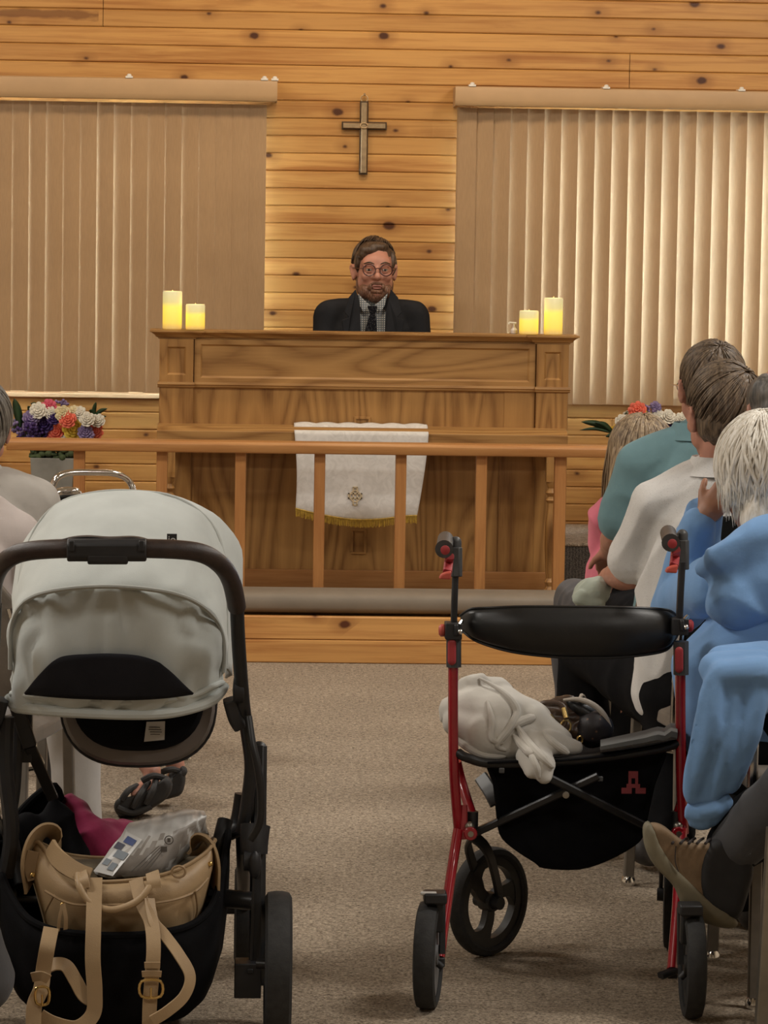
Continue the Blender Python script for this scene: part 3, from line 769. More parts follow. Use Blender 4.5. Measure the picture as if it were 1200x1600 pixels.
# ------------------------------------------------------------------ stroller
P = at
M_blk = mat('matt_black_metal', (0.012, 0.012, 0.013), 0.38, 0.0, var=0.2, spec=0.5)
M_blkpl = mat('black_plastic', (0.016, 0.016, 0.018), 0.5, var=0.2, scale=20)
M_rub = mat('black_rubber', (0.022, 0.022, 0.022), 0.75, var=0.25, scale=60, bump=0.2)
M_leather = mat('dark_brown_leatherette', (0.030, 0.017, 0.013), 0.38, var=0.25, scale=60, bump=0.25, bscale=700)
M_canopy = fabric('light_grey_canopy_cloth', (0.52, 0.55, 0.53), 0.06, 1500, 0.2)
M_canopy2 = fabric('light_grey_piping', (0.46, 0.48, 0.46), 0.05, 1500, 0.1)
M_mesh = fabric('black_window_mesh', (0.018, 0.018, 0.022), 0.1, 3000, 0.3, rough=0.8)
M_blkfab = fabric('black_fabric', (0.007, 0.007, 0.008), 0.3, 900, 0.3)
M_taupe = mat('taupe_shell', (0.16, 0.135, 0.12), 0.5, var=0.05)
M_white = mat('white_label_cloth', (0.55, 0.53, 0.50), 0.7, var=0.03)
M_steel = mat('chrome', (0.75, 0.74, 0.72), 0.12, 1.0, var=0.05)

st = empty('stroller', (P(180, 1500, 6.85).x, 6.85, 0), 'black-framed baby stroller with light grey canopy and brown push handle in the aisle', 'stroller')
# push handle
bm = B()
hp = [P(-13, 946, 6.62), P(-9, 905, 6.55), P(8, 877, 6.49), P(40, 862, 6.46), P(105, 857, 6.44), P(167, 858, 6.44), P(228, 857, 6.44), P(305, 862, 6.46), P(342, 880, 6.49), P(361, 908, 6.55), P(370, 948, 6.62)]
tube(bm, hp, .0178, 18, 8); obj('push_handle', bm, M_leather, st)
bm = B()
a, b = P(105, 859, 6.435), P(229, 859, 6.435)
tube(bm, [a, b], 1, prof=rectprof(.040, .042, .5), up=(0, 0, 1), smooth=False)
tube(bm, [P(137, 872, 6.43), P(200, 872, 6.43)], 1, prof=rectprof(.03, .022, .4), smooth=False)
obj('adjuster_grip', bm, M_blkpl, st, bevel=.003)
bm = B(); strap(bm, [P(88, 848, 6.46), P(105, 842, 6.452), P(135, 839, 6.45), P(170, 841, 6.45), P(205, 840, 6.45), P(228, 843, 6.452), P(244, 848, 6.46)], .03, .004)
obj('grip_cover', bm, M_blkpl, st)
for px in (112, 221):
    bm = B(); cbox(bm, P(px, 853, 6.412), (.010, .006, .020)); obj('grip_clip', bm, M_blkpl, st, bevel=.002)

# canopy
NU = 56
def arc(pts):
    S = spline(pts, 10); L = [0]
    for p, q in zip(S, S[1:]): L.append(L[-1] + (q-p).length)
    out = []
    for i in range(NU+1):
        t = L[-1]*i/NU; k = 0
        while k < len(L)-2 and L[k+1] < t: k += 1
        f = (t-L[k])/max(L[k+1]-L[k], 1e-9); out.append(S[k].lerp(S[k+1], f))
    return out
def Yn(px, py): return 6.60 + .05*(py-920)/200 + .13*abs((px-183)/172)**4
def N(px, py, d=0): return P(px, py, Yn(px, py) + d)
A0 = [(14, 1062), (15, 1092), (22, 1108), (60, 1114), (120, 1118), (200, 1121), (260, 1119), (310, 1108), (338, 1094), (350, 1075), (352, 1058)]
A1 = [(17, 1045), (17, 1010), (20, 972), (38, 941), (77, 924), (153, 916), (230, 920), (288, 932), (326, 955), (347, 987), (351, 1027), (349, 1050)]
A2 = [(24, 1045), (26, 1000), (28, 930), (36, 880), (48, 842), (77, 798), (115, 778), (172, 768), (230, 770), (268, 776), (307, 796), (333, 824), (345, 856), (352, 900), (354, 960), (354, 1045)]
A3 = [(30, 1045), (22, 960), (30, 880), (55, 835), (105, 800), (190, 787), (270, 789), (322, 806), (356, 830), (374, 857), (379, 893), (377, 932), (369, 975), (363, 1020), (361, 1055)]
A4 = [(60, 1060), (62, 990), (80, 930), (120, 895), (190, 880), (270, 890), (320, 920), (345, 960), (354, 1000), (352, 1060)]
arcs = [arc([N(*p) for p in A0]), arc([N(*p) for p in A1]), arc([P(p[0], p[1], 6.93) for p in A2]), arc([P(p[0], p[1], 7.10) for p in A3]), arc([P(p[0], p[1], 7.30) for p in A4])]
def patch(name, arcs_, sub, m, bulge=None, wr=None, thick=.004):
    bm = B(); rows = []
    cols = [spline([a[i] for a in arcs_], sub) for i in range(NU+1)]
    nr = len(cols[0])
    rows = [[bm.verts.new(cols[i][j]) for i in range(NU+1)] for j in range(nr)]
    for a, b in zip(rows, rows[1:]):
        for i in range(NU): bm.faces.new((a[i], a[i+1], b[i+1], b[i]))
    for j in range(nr):
        for i in range(NU+1):
            if bulge: rows[j][i].co += bulge(j/(nr-1), i/NU)
    me = bpy.data.meshes.new(name); bm.normal_update(); bmesh.ops.recalc_face_normals(bm, faces=bm.faces); bm.to_mesh(me); bm.free()
    if wr: wrinkle(me, *wr)
    o = link(name, me, m, st); s_ = o.modifiers.new('t', 'SOLIDIFY'); s_.thickness = thick; s_.offset = 0
    return o
patch('canopy_back_panel', arcs[:2], 22, M_canopy, lambda v, u: Vector((0, -.022*math.sin(math.pi*v)*math.sin(math.pi*u)**.5, 0)), (0.016, 11, (1.2, 1, .7), 3.3))
top = patch('canopy_hood', [arcs[1], [p.lerp(q, .12) + Vector((0, -.004, .012*math.sin(math.pi*i/NU))) for i, (p, q) in enumerate(zip(arcs[1], arcs[2]))], [p.lerp(q, .62) + Vector((0, -.015, .022*math.sin(math.pi*i/NU))) for i, (p, q) in enumerate(zip(arcs[1], arcs[2]))], arcs[2]], 8, M_canopy, None, (0.004, 8, (1, 1, 2), 1.0))
patch('canopy_front', [arcs[2], arcs[3], arcs[4]], 8, M_canopy, None, (0.003, 8, (1, 1, 1), 2.0))
bm = B(); tube(bm, [p + Vector((0, -.014, .001)) for p in arcs[1][::3] + [arcs[1][-1]]], .0045, 8, 3)
obj('piping', bm, M_canopy2, st)
bm = B(); tube(bm, [p + Vector((0, -.001, .001)) for p in arcs[2][::3] + [arcs[2][-1]]], .0035, 8, 3)
obj('piping', bm, M_canopy2, st)
bm = B(); hem = arc([N(p[0], p[1]-5, -.004) for p in A0[1:-1]]); tube(bm, hem[::3]+[hem[-1]], .011, 10, 3)
obj('canopy_hem', bm, M_canopy, st)
bm = B()
hem2 = arc([N(p[0]+3 if p[0] < 100 else p[0]-2, p[1]-24 if 20 < p[0] < 345 else p[1]-8, -.004) for p in A0[1:-1]]); tube(bm, hem2[::3]+[hem2[-1]], .006, 10, 3)
obj('canopy_hem', bm, M_canopy, st)
# half-moon mesh window, laid over the panel
HM = [(40, 1083), (54, 1064), (69, 1047), (82, 1034), (96, 1026), (115, 1023), (134, 1022), (172, 1021), (215, 1024), (245, 1033), (258, 1042), (270, 1052), (286, 1068), (301, 1083)]
HB = [(40, 1083), (70, 1087), (105, 1090), (150, 1092), (192, 1093), (230, 1092), (265, 1089), (301, 1083)]
bm = B(); tp = arc([P(*p, 0) if False else N(p[0], p[1], -.040) for p in HM]); bt = arc([N(p[0], p[1], -.030) for p in HB])
rows = []
for j in range(9):
    t = j/8; rows.append([a.lerp(b, t) + Vector((0, -.004*math.sin(math.pi*t), 0)) for a, b in zip(tp, bt)])
V = [[bm.verts.new(p) for p in r] for r in rows]
for a, b in zip(V, V[1:]):
    for i in range(NU): bm.faces.new((a[i], a[i+1], b[i+1], b[i]))
o = obj('mesh_window', bm, M_mesh, st, smooth=True); m_ = o.modifiers.new('t', 'SOLIDIFY'); m_.thickness = .003
# little side tag on the hood
M_tagw = mat('pale_print', (0.6, 0.6, 0.58), 0.6)
bm = B(); p = P(269, 840, 6.74); box(bm, (p.x-.0095, p.y-.03, p.z-.014), (p.x+.0095, p.y-.027, p.z+.010)); tg = obj('brand_tag', bm, M_blkpl, st)
text('lettering', 'jo', M_tagw, .020, facing(p + Vector((0, -.031, -.001))), tg)

# seat shell seen below the hood
sh = []
cx, cy = 216, 1100
def shellring(f, Y, dy=0):
    pts = []
    for k in range(40):
        a = 2*math.pi*k/40; ca, sa = math.cos(a), math.sin(a); e = 2/2.6
        px = cx + 121*f*math.copysign(abs(ca)**e, ca); py = 1085 + dy + 111*f*math.copysign(abs(sa)**e, sa)*(1 if sa > 0 else .5)
        pts.append(P(px, py, Y))
    return pts
bm = B(); loft(bm, [shellring(.80, 7.15, -10), shellring(.93, 7.0, -4), shellring(1.0, 6.84), shellring(1.0, 6.80), shellring(.96, 6.78)], cap=True); obj('seat_shell', bm, M_taupe, st)
bm = B(); loft(bm, [shellring(.86, 6.79, -7), shellring(.86, 6.768, -7), shellring(.80, 6.757, -7)], cap=True); obj('seat_back', bm, M_blkfab, st)
bm = B(); r_ = shellring(1.005, 6.81); tube(bm, r_[::2], .004, 8, 3, closed=True); obj('shell_edge', bm, M_blkpl, st)
bm = B(); prism(bm, [P(229, 1128, 6.745), P(258, 1127, 6.745), P(257, 1156, 6.742), P(225, 1159, 6.742)], (0, .0012, 0)); lb_ = obj('care_label', bm, M_white, st, smooth=False)
M_print = mat('grey_print', (0.12, 0.11, 0.10), 0.7)
bm = B()
for k, (x0, x1) in enumerate(((233, 250), (232, 252), (234, 253), (235, 250))):
    y = 1136 + k*3.6; box(bm, tuple(P(x0, y+1.2, 6.7425)), tuple(P(x1, y, 6.7435)))
obj('print', bm, M_print, lb_, smooth=False)

# frame, both sides
def side(mx, name):
    """mx maps a right-hand pixel column to this side"""
    q = lambda px, py, Y: P(mx(px), py, Y)
    bm = B()
    tube(bm, [q(370, 944, 6.62), q(373, 1010, 6.67), q(380, 1100, 6.73), q(387, 1150, 6.77), q(392, 1200, 6.79), q(385, 1260, 6.80), q(378, 1300, 6.81)], [.0135, .0135, .012], 14, 5)
    obj('handle_tube', bm, M_blk, st)
    bm = B(); lathe(bm, [(.001, -.012), (.024, -.010), (.026, 0), (.024, .010), (.001, .012)], q(373, 1078, 6.72), (1, 0, 0), 20)
    tube(bm, [q(360, 1092, 6.74), q(368, 1120, 6.745), q(376, 1134, 6.75)], 1, prof=rectprof(.03, .04, .4), up=(0, -1, 0)); 
    obj('hood_joint', bm, M_blkpl, st, bevel=.002)
    bm = B(); tube(bm, [q(388, 1120, 6.72), q(394, 1160, 6.70), q(403, 1200, 6.69), q(408, 1245, 6.69), q(406, 1285, 6.70), q(392, 1312, 6.71)], .0075, 12, 6); obj('fold_tube', bm, M_blk, st)
    bm = B(); bar(bm, q(405, 1166, 6.86), q(401, 1540, 6.74), .031, .036, up=(0, -1, 0), c=.5); 
    cone(bm, q(405, 1170, 6.86), .0155, q(405, 1172, 6.86), .0155)
    obj('rear_leg', bm, M_blk, st, bevel=.003)
    bm = B(); tube(bm, [q(399, 1290, 6.79), q(397, 1315, 6.78), q(397, 1335, 6.775)], [.030, .027], 14, 4); ball(bm, q(398, 1352, 6.735), (.012, .012, .028)); lathe(bm, [(0.001, -.018), (.021, -.016), (.021, .016), (.001, .018)], q(394, 1345, 6.76), (1, 0, 0), 18)
    obj('fold_joint', bm, M_blkpl, st)
    bm = B(); bar(bm, q(398, 1338, 6.735), q(392, 1500, 6.72), .006, .004, up=(0, -1, 0)); obj('trim_strip', bm, M_steel if False else M_blk, st)
    bm = B(); tube(bm, [q(376, 1240, 6.9), q(368, 1285, 6.9), q(352, 1300, 6.88), q(343, 1330, 6.86)], .012, 12, 5)
    tube(bm, [q(352, 1282, 6.86), q(345, 1310, 6.84), q(340, 1335, 6.82), q(336, 1360, 6.80), q(330, 1385, 6.78)], .0155, 12, 5)
    rod(bm, q(360, 1308, 6.87), q(382, 1298, 6.84), .007, 10); obj('seat_link', bm, M_blkpl, st)
    bm = B(); rod(bm, q(338, 1402, 6.78), q(396, 1408, 6.76), .0185, 16); obj('axle_tube', bm, M_blk, st)
    bm = B(); c = q(387, 1528, 6.735); cbox(bm, c, (.052, .06, .068)); cbox(bm, c + Vector((.004, -.032, .020)), (.012, .004, .010)); obj('brake_box', bm, M_blkpl, st, bevel=.007)
    # front leg and front wheel further on
    bm = B(); tube(bm, [q(378, 1300, 6.86), q(380, 1360, 6.98), q(381, 1400, 7.15), q(381, 1420, 7.28)], .013, 12, 5); obj('front_leg', bm, M_blk, st)
    def wheel(nm, c, rad, wdt, seg=40):
        bm = B(); ax_ = Vector((1, 0, 0))
        pr = [(rad-.024, -wdt*.36), (rad-.012, -wdt*.5), (rad-.003, -wdt*.40), (rad, -wdt*.15), (rad, wdt*.15), (rad-.003, wdt*.40), (rad-.012, wdt*.5), (rad-.024, wdt*.36)]
        rings = []
        for k in range(seg):
            a = 2*math.pi*k/seg; rings.append([Vector((c.x + z, c.y + r*math.cos(a), c.z + r*math.sin(a))) for r, z in pr])
        V = [[bm.verts.new(p_) for p_ in r_] for r_ in rings]
        for i in range(seg):
            a, b = V[i], V[(i+1) % seg]
            for k in range(len(pr)): bm.faces.new((a[k], a[(k+1) % len(pr)], b[(k+1) % len(pr)], b[k]))
        o = obj(nm, bm, M_rub, st)
        bm = B(); lathe(bm, [(0.001, -.022), (.022, -.020), (.024, 0), (.022, .020), (.001, .022)], c, (1, 0, 0), 20)
        for k in range(5):
            a = 2*math.pi*k/5 + .3; d = Vector((0, math.cos(a), math.sin(a))); bar(bm, c + d*.015, c + d*(rad-.02), .028, .018, up=(1, 0, 0), c=.5)
        tube(bm, [c + Vector((0, (rad-.025)*math.cos(a), (rad-.025)*math.sin(a))) for a in [i*math.pi/10 for i in range(20)]], .008, 8, 2, closed=True)
        obj('wheel_rim', bm, M_blkpl, o)
    c = q(434, 1500, 6.68); c.z = .142; wheel('rear_wheel', c, .142, .052)
    bm = B(); rod(bm, Vector((c.x, c.y, c.z)), Vector((q(401, 1500, 6.74).x, c.y+.01, c.z)), .010, 12); obj('wheel_axle', bm, M_blk, st)
    c = q(382, 1480, 7.34); c.z = .105; wheel('front_wheel', c, .105, .045)
    bm = B(); tube(bm, [q(381, 1415, 7.27), c + Vector((0.03*(1 if mx(1) > 0 else 1), -.02, .06)), c + Vector((.03, 0, 0))], .009, 10, 4); rod(bm, c - Vector((.02, 0, 0)), c + Vector((.03, 0, 0)), .008, 10); obj('fork', bm, M_blk, st)
side(lambda x: x, 'r'); side(lambda x: 362 - x, 'l')
bm = B(); rod(bm, P(-30, 1408, 6.79), P(392, 1408, 6.77), .011, 12); obj('cross_tube', bm, M_blk, st)
bm = B(); rod(bm, P(-15, 1425, 7.27), P(380, 1420, 7.27), .011, 12); obj('cross_tube', bm, M_blk, st)
bm = B(); bar(bm, P(46, 1165, 6.8), P(82, 1246, 6.9), .022, .014, up=(0, -1, 0)); bar(bm, P(22, 1090, 6.78), P(46, 1165, 6.8), .028, .02, up=(0, -1, 0)); 
cbox(bm, P(36, 1150, 6.82), (.035, .03, .10)); tube(bm, [P(10, 1120, 6.75), P(8, 1200, 6.75), P(18, 1300, 6.75), P(8, 1370, 6.75)], .016, 10, 5); tube(bm, [P(28, 1130, 6.8), P(24, 1230, 6.8), P(12, 1300, 6.8)], .011, 10, 5)
obj('fold_strut', bm, M_blkpl, st)

# basket
near = [(356, 1300, 6.84), (350, 1345, 6.76), (338, 1400, 6.68), (318, 1432, 6.62), (280, 1452, 6.58), (200, 1462, 6.55), (110, 1458, 6.55), (62, 1446, 6.58), (34, 1425, 6.62), (8, 1380, 6.70)]
far = [(-2, 1330, 6.86), (30, 1270, 6.95), (86, 1228, 7.0), (110, 1290, 7.12), (190, 1330, 7.2), (280, 1330, 7.18), (340, 1310, 7.0)]
rim = spline([P(*p) for p in near + far], 5, closed=True)
cen = Vector((sum(p.x for p in rim)/len(rim), sum(p.y for p in rim)/len(rim), .08))
rings = [rim]
for f, zt in ((1.0, .80), (.99, .6), (.95, .35), (.86, .14), (.74, .03), (.5, 0)):
    rings.append([Vector((cen.x + (p.x-cen.x)*f, cen.y + (p.y-cen.y)*f, .035 + (p.z-.035)*zt)) for p in rim])
bm = B(); V = loft(bm, rings, cap=False); bm.faces.new(V[-1]); 
o = obj('storage_basket', bm, M_blkfab, st, smooth=True); m_ = o.modifiers.new('t', 'SOLIDIFY'); m_.thickness = .004; m_.offset = 1
bm = B(); tube(bm, rim[::2], .0075, 8, 2, closed=True); obj('basket_rim', bm, M_blkfab, o)

# ------------------------------------------------------------------ tan changing bag in the basket
M_tan = mat('tan_leather', (0.40, 0.275, 0.15), 0.5, var=0.08, scale=14, bump=0.15, bscale=500)
M_tand = mat('tan_leather_edge', (0.33, 0.22, 0.115), 0.5, var=0.08, scale=14)
M_goldm = mat('gold_metal', (0.75, 0.52, 0.2), 0.25, 1.0)
M_lining = fabric('dark_olive_lining', (0.10, 0.075, 0.04), 0.15)
bag = empty('changing_bag', (P(190, 1450, 6.75).x, 6.75, .12), 'tan leather changing bag with hanging straps sitting in the stroller basket', 'bag')
tl_ = [(48, 1330, 6.68), (60, 1316, 6.66), (88, 1352, 6.63), (120, 1372, 6.61), (165, 1378, 6.60), (230, 1372, 6.60), (280, 1358, 6.62), (318, 1335, 6.66), (333, 1318, 6.70)]
bk_ = [(330, 1312, 6.86), (270, 1325, 6.90), (180, 1340, 6.90), (105, 1335, 6.88), (60, 1316, 6.84), (46, 1322, 6.76)]
topr = spline([P(*p) for p in tl_ + bk_], 6, closed=True)
midl = [(50, 1365, 6.67), (55, 1370, 6.64), (88, 1395, 6.60), (120, 1405, 6.58), (165, 1410, 6.575), (230, 1408, 6.575), (280, 1400, 6.59), (318, 1385, 6.64), (334, 1350, 6.70), (334, 1350, 6.88), (270, 1370, 6.93), (180, 1385, 6.93), (105, 1380, 6.90), (60, 1365, 6.86), (48, 1365, 6.76)]
botl = [(70, 1440, 6.68), (76, 1455, 6.65), (100, 1470, 6.63), (130, 1475, 6.62), (165, 1478, 6.62), (230, 1478, 6.62), (275, 1470, 6.63), (300, 1455, 6.67), (315, 1430, 6.72), (312, 1430, 6.86), (270, 1450, 6.90), (180, 1460, 6.90), (105, 1455, 6.88), (76, 1445, 6.84), (68, 1440, 6.76)]
mid = spline([P(*p) for p in midl], 6, closed=True); bot = spline([P(*p) for p in botl], 6, closed=True)
bot2 = [Vector((p.x*.95 + bag.location.x*.05, p.y, max(.115, p.z-.06))) for p in bot]
bm = B(); V = loft(bm, [topr, [a.lerp(b, .5) + Vector((0, -.006 if a.y < 6.72 else .004, 0)) for a, b in zip(topr, mid)], mid, bot, bot2], cap=False); bm.faces.new(V[-1])
o = obj('bag_body', bm, M_tan, bag, smooth=True); m_ = o.modifiers.new('t', 'SOLIDIFY'); m_.thickness = .004; m_.offset = -1
bm = B(); tube(bm, topr[::2], .004, 8, 2, closed=True); obj('bag_rim', bm, M_tand, bag)
bm = B(); ins = [Vector((p.x, p.y, p.z - .03)) for p in topr]; f_ = [bm.verts.new(p*.97 + Vector((bag.location.x, 6.75, p.z))*.03) for p in ins]; bm.faces.new(f_); obj('lining', bm, M_lining, bag, smooth=False)
# side wings with zip flaps
bm = B(); ribbon(bm, [P(47, 1385, 6.68), P(44, 1350, 6.67), P(52, 1318, 6.67), P(66, 1303, 6.68), P(80, 1302, 6.69), P(85, 1318, 6.70), P(82, 1345, 6.70)], (.25, 1, -.55), .07, .005); obj('side_flap', bm, M_tan, bag)
bm = B(); ribbon(bm, [P(78, 1322, 6.64), P(88, 1338, 6.62), P(104, 1352, 6.60), P(124, 1364, 6.59), P(140, 1370, 6.585)], (.2, -.5, -1), .034, .007); obj('zip_flap', bm, M_tan, bag)
bm = B(); ribbon(bm, [P(336, 1392, 6.72), P(336, 1350, 6.71), P(328, 1322, 6.71), P(314, 1312, 6.72), P(302, 1322, 6.73)], (-.2, 1, -.3), .07, .005); obj('side_flap', bm, M_tan, bag)
bm = B(); strap(bm, [P(52, 1330, 6.645), P(47, 1355, 6.645), P(52, 1375, 6.645)], .022, .004, up=(0, -1, 0)); obj('snap_tab', bm, M_tand, bag)
for p in ((51, 1367, 6.64), (328, 1350, 6.66), (98, 1414, 6.57)):
    bm = B(); lathe(bm, [(.005, -.002), (.005, .002), (.003, .004), (0, .0045)], P(*p), (0, -1, 0), 12); obj('stud', bm, M_goldm, bag)
# seams
bm = B(); tube(bm, [P(70, 1392, 6.59), P(110, 1412, 6.567), P(165, 1414, 6.56), P(250, 1410, 6.562), P(300, 1396, 6.60), P(325, 1372, 6.655)], .0025, 6, 6); tube(bm, [P(85, 1398, 6.585), P(70, 1430, 6.62), P(78, 1455, 6.63)], .002, 6, 5); tube(bm, [P(305, 1392, 6.60), P(308, 1425, 6.64), P(296, 1455, 6.65)], .002, 6, 5)
obj('seam', bm, M_tand, bag)
# carrying handle
bm = B(); tube(bm, [P(122, 1366, 6.585), P(124, 1385, 6.56), P(138, 1408, 6.55), P(162, 1420, 6.545), (P(186, 1420, 6.545)), P(214, 1408, 6.55), P(232, 1388, 6.56), P(240, 1368, 6.585)], .0068, 12, 8); h_ = obj('carry_handle', bm, M_tan, bag)
bm = B()
for x in (126, 238): bm = B(); strap(bm, [P(x, 1364, 6.59), P(x+2, 1375, 6.565), P(x+4, 1388, 6.56)], .026, .006, up=(0, -1, 0)); obj('handle_tab', bm, M_tan, h_)
# long straps
sp = lambda nm, pts, w_, m=M_tan, up=(0, -1, 0): obj(nm, (lambda b_: (strap(b_, [P(*p) for p in pts], w_, .004, up=up), b_)[1])(B()), m, bag)
s1 = sp('long_strap', [(148, 1372, 6.58), (147, 1410, 6.545), (146, 1450, 6.515), (145, 1500, 6.50), (148, 1550, 6.50), (145, 1585, 6.50), (120, 1606, 6.49), (85, 1600, 6.48), (62, 1588, 6.48)], .029)
s2 = sp('short_strap', [(80, 1450, 6.53), (74, 1480, 6.50), (68, 1515, 6.50), (64, 1545, 6.49), (54, 1570, 6.48), (52, 1600, 6.47)], .029)
s3 = sp('long_strap', [(72, 1512, 6.515), (88, 1506, 6.51), (104, 1510, 6.51), (118, 1532, 6.51), (132, 1556, 6.515), (150, 1566, 6.52)], .026, up=(0, -.8, .6))
s4 = sp('short_strap', [(212, 1374, 6.58), (222, 1410, 6.55), (236, 1440, 6.53), (240, 1480, 6.50), (237, 1530, 6.49), (234, 1570, 6.49), (233, 1620, 6.49)], .027)
s5 = sp('long_strap', [(233, 1404, 6.555), (240, 1440, 6.53), (258, 1462, 6.52), (280, 1492, 6.50), (297, 1525, 6.49), (288, 1556, 6.48), (262, 1580, 6.47), (238, 1595, 6.47)], .022, up=(.45, -.9, .1))
s6 = sp('belt_loop', [(226, 1508, 6.485), (238, 1508, 6.482), (250, 1508, 6.485)], .012, M_tand, (0, -1, 0)); s7 = sp('belt_loop', [(222, 1522, 6.485), (238, 1521, 6.482), (252, 1522, 6.485)], .012, M_tand)
s8 = sp('belt_loop', [(50, 1527, 6.485), (64, 1525, 6.478), (76, 1530, 6.485)], .018, M_tand)
for x, y, yy, k in ((236, 1545, 6.478, 1), (66, 1556, 6.475, .6)):
    bm = B(); c = P(x, y, yy); w2, h2 = .018*k, .014
    tube(bm, [c + Vector((-w2, 0, -h2)), c + Vector((w2, 0, -h2)), c + Vector((w2, 0, h2)), c + Vector((-w2, 0, h2))], .0028, 8, 4, closed=True); rod(bm, c + Vector((0, -.004, h2*.2)), c + Vector((0, -.005, -h2-.003)), .002, 8); obj('buckle', bm, M_goldm, bag)
bm = B(); c = P(279, 1362, 6.60); tube(bm, [c + Vector((.013*math.cos(a), 0, .011*math.sin(a))) for a in [i*math.pi/4 for i in range(8)]], .0022, 8, 3, closed=True); obj('d_ring', bm, M_tand, bag)
bm = B(); strap(bm, [P(98, 1412, 6.562), P(93, 1435, 6.552), P(91, 1455, 6.55)], .006, .003, up=(0, -1, 0)); strap(bm, [P(99, 1412, 6.562), P(103, 1435, 6.552), P(102, 1456, 6.55)], .008, .003, up=(0, -1, 0)); obj('zip_pull', bm, M_tand, bag)

# ------------------------------------------------------------------ pack of wipes
M_pack = mat('crinkled_white_film', (0.52, 0.51, 0.49), 0.35, var=0.06, scale=12, bump=0.3, bscale=60)
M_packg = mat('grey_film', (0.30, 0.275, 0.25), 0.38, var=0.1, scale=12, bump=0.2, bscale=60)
M_blue = mat('dark_blue_print', (0.03, 0.06, 0.22), 0.5); M_navy = mat('navy_print', (0.02, 0.02, 0.05), 0.5); M_pr = mat('grey_blue_print', (0.16, 0.19, 0.22), 0.5)
pk = empty('wipes_pack', (P(230, 1340, 6.75).x, 6.75, P(230, 1360, 6.75).z), 'crumpled white plastic pack sticking out of the tan bag', 'pack')
bm = B()
F = [P(146, 1362, 6.66), P(170, 1370, 6.64), P(250, 1362, 6.66), P(285, 1335, 6.72), P(318, 1296, 6.78)]   # lower edge of the front face
T = [P(196, 1296, 6.72), P(220, 1306, 6.68), P(268, 1300, 6.69), P(300, 1286, 6.73), P(322, 1276, 6.78)]
Tb = [P(206, 1286, 6.80), P(235, 1278, 6.82), P(268, 1268, 6.84), P(300, 1264, 6.85), P(316, 1266, 6.86)]
Bb = [p + Vector((.01, .06, -.02)) for p in F]
secs = []
for f, t, tb, bb in zip(F, T, Tb, Bb): secs.append([f, f.lerp(t, .35)+Vector((0,-.006,0)), f.lerp(t, .7)+Vector((0,-.006,0)), t, t.lerp(tb, .5)+Vector((0,0,.004)), tb, tb.lerp(bb, .5)+Vector((0,.008,0)), bb])
cols = list(zip(*secs)); fine = [spline(list(c_), 7) for c_ in cols]
rings = [[c_[i] for c_ in fine] for i in range(len(fine[0]))]
V = loft(bm, rings)
for f_ in bm.faces: f_.material_index = 0
bmesh.ops.subdivide_edges(bm, edges=bm.edges[:], cuts=1, use_grid_fill=True)
me = bpy.data.meshes.new('p'); bmesh.ops.recalc_face_normals(bm, faces=bm.faces); bm.to_mesh(me); bm.free(); wrinkle(me, .005, 28, (1, 1, 1), 4.0)
pkb = link('pack_body', me, [M_pack, M_packg], pk)
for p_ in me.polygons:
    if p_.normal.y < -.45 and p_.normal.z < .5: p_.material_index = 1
# end face with printing (left)
bm = B(); E = [P(146, 1361, 6.645), P(176, 1369, 6.63), P(222, 1312, 6.665), P(197, 1298, 6.695)]; prism(bm, E, (0, .002, 0)); ef = obj('end_panel', bm, M_pack, pkb, smooth=False)
def quadpt(u, v): return E[0].lerp(E[3], v).lerp(E[1].lerp(E[2], v), u) + Vector((0, -.0015, 0))
for u0, u1, v0, v1, m in ((.25, .8, .78, .93, M_blue), (-.02+.05, .45, .60, .74, M_navy), (.3, .9, .42, .60, M_pr), (.1, .4, .2, .34, M_pr), (.5, .8, .12, .3, M_pr)):
    bm = B(); prism(bm, [quadpt(u0, v0), quadpt(u1, v0), quadpt(u1, v1), quadpt(u0, v1)], (0, .001, 0)); obj('print_patch', bm, m, ef, smooth=False)
bm = B()
c = P(264, 1312, 6.672); tube(bm, [c + Vector((.008*math.cos(a), -.004, .008*math.sin(a))) for a in [i*math.pi/4 for i in range(8)]], .0011, 6, 3, closed=True)
box(bm, tuple(c + Vector((-.003, -.005, -.004))), tuple(c + Vector((.003, -.004, .004)))); c = P(257, 1326, 6.668); box(bm, tuple(c + Vector((-.007, -.005, -.005))), tuple(c + Vector((.005, -.004, .005))))
for k in range(4): rod(bm, P(205+k*9, 1362-k*1, 6.645), P(248+k*1.5, 1322+k*3, 6.655), .0007, 5)
obj('print', bm, M_print, pkb)

# ------------------------------------------------------------------ magenta blanket and black jacket in the basket
M_mag = fabric('magenta_fleece', (0.24, 0.02, 0.065), 0.2, 500, 0.4)
def blob(name, balls, vox, m, wr, label, cat, smooth=8):
    bm = B()
    for b_ in balls:
        if len(b_) == 2: ball(bm, b_[0], b_[1])
        else: cone(bm, b_[0], b_[1], b_[2], b_[3])
    me = fuse(bm, vox, smooth, wr); o = link(name, me, m); return tag(o, label, cat)
blob('blanket', [(P(108, 1255, 7.05), .018, P(150, 1320, 7.0), .05), (P(150, 1325, 7.0), .055, P(190, 1320, 7.05), .05), (P(175, 1305, 7.06), .03, P(205, 1296, 7.1), .018), (P(125, 1290, 7.02), .035, P(140, 1350, 7.0), .05), (P(120, 1270, 7.04), .03, P(118, 1340, 7.02), .035)],
     .006, M_mag, (.012, 13, (1, 1, .5), 2.0), 'crumpled magenta fleece blanket in the stroller basket behind the tan bag', 'blanket')
bm = B()
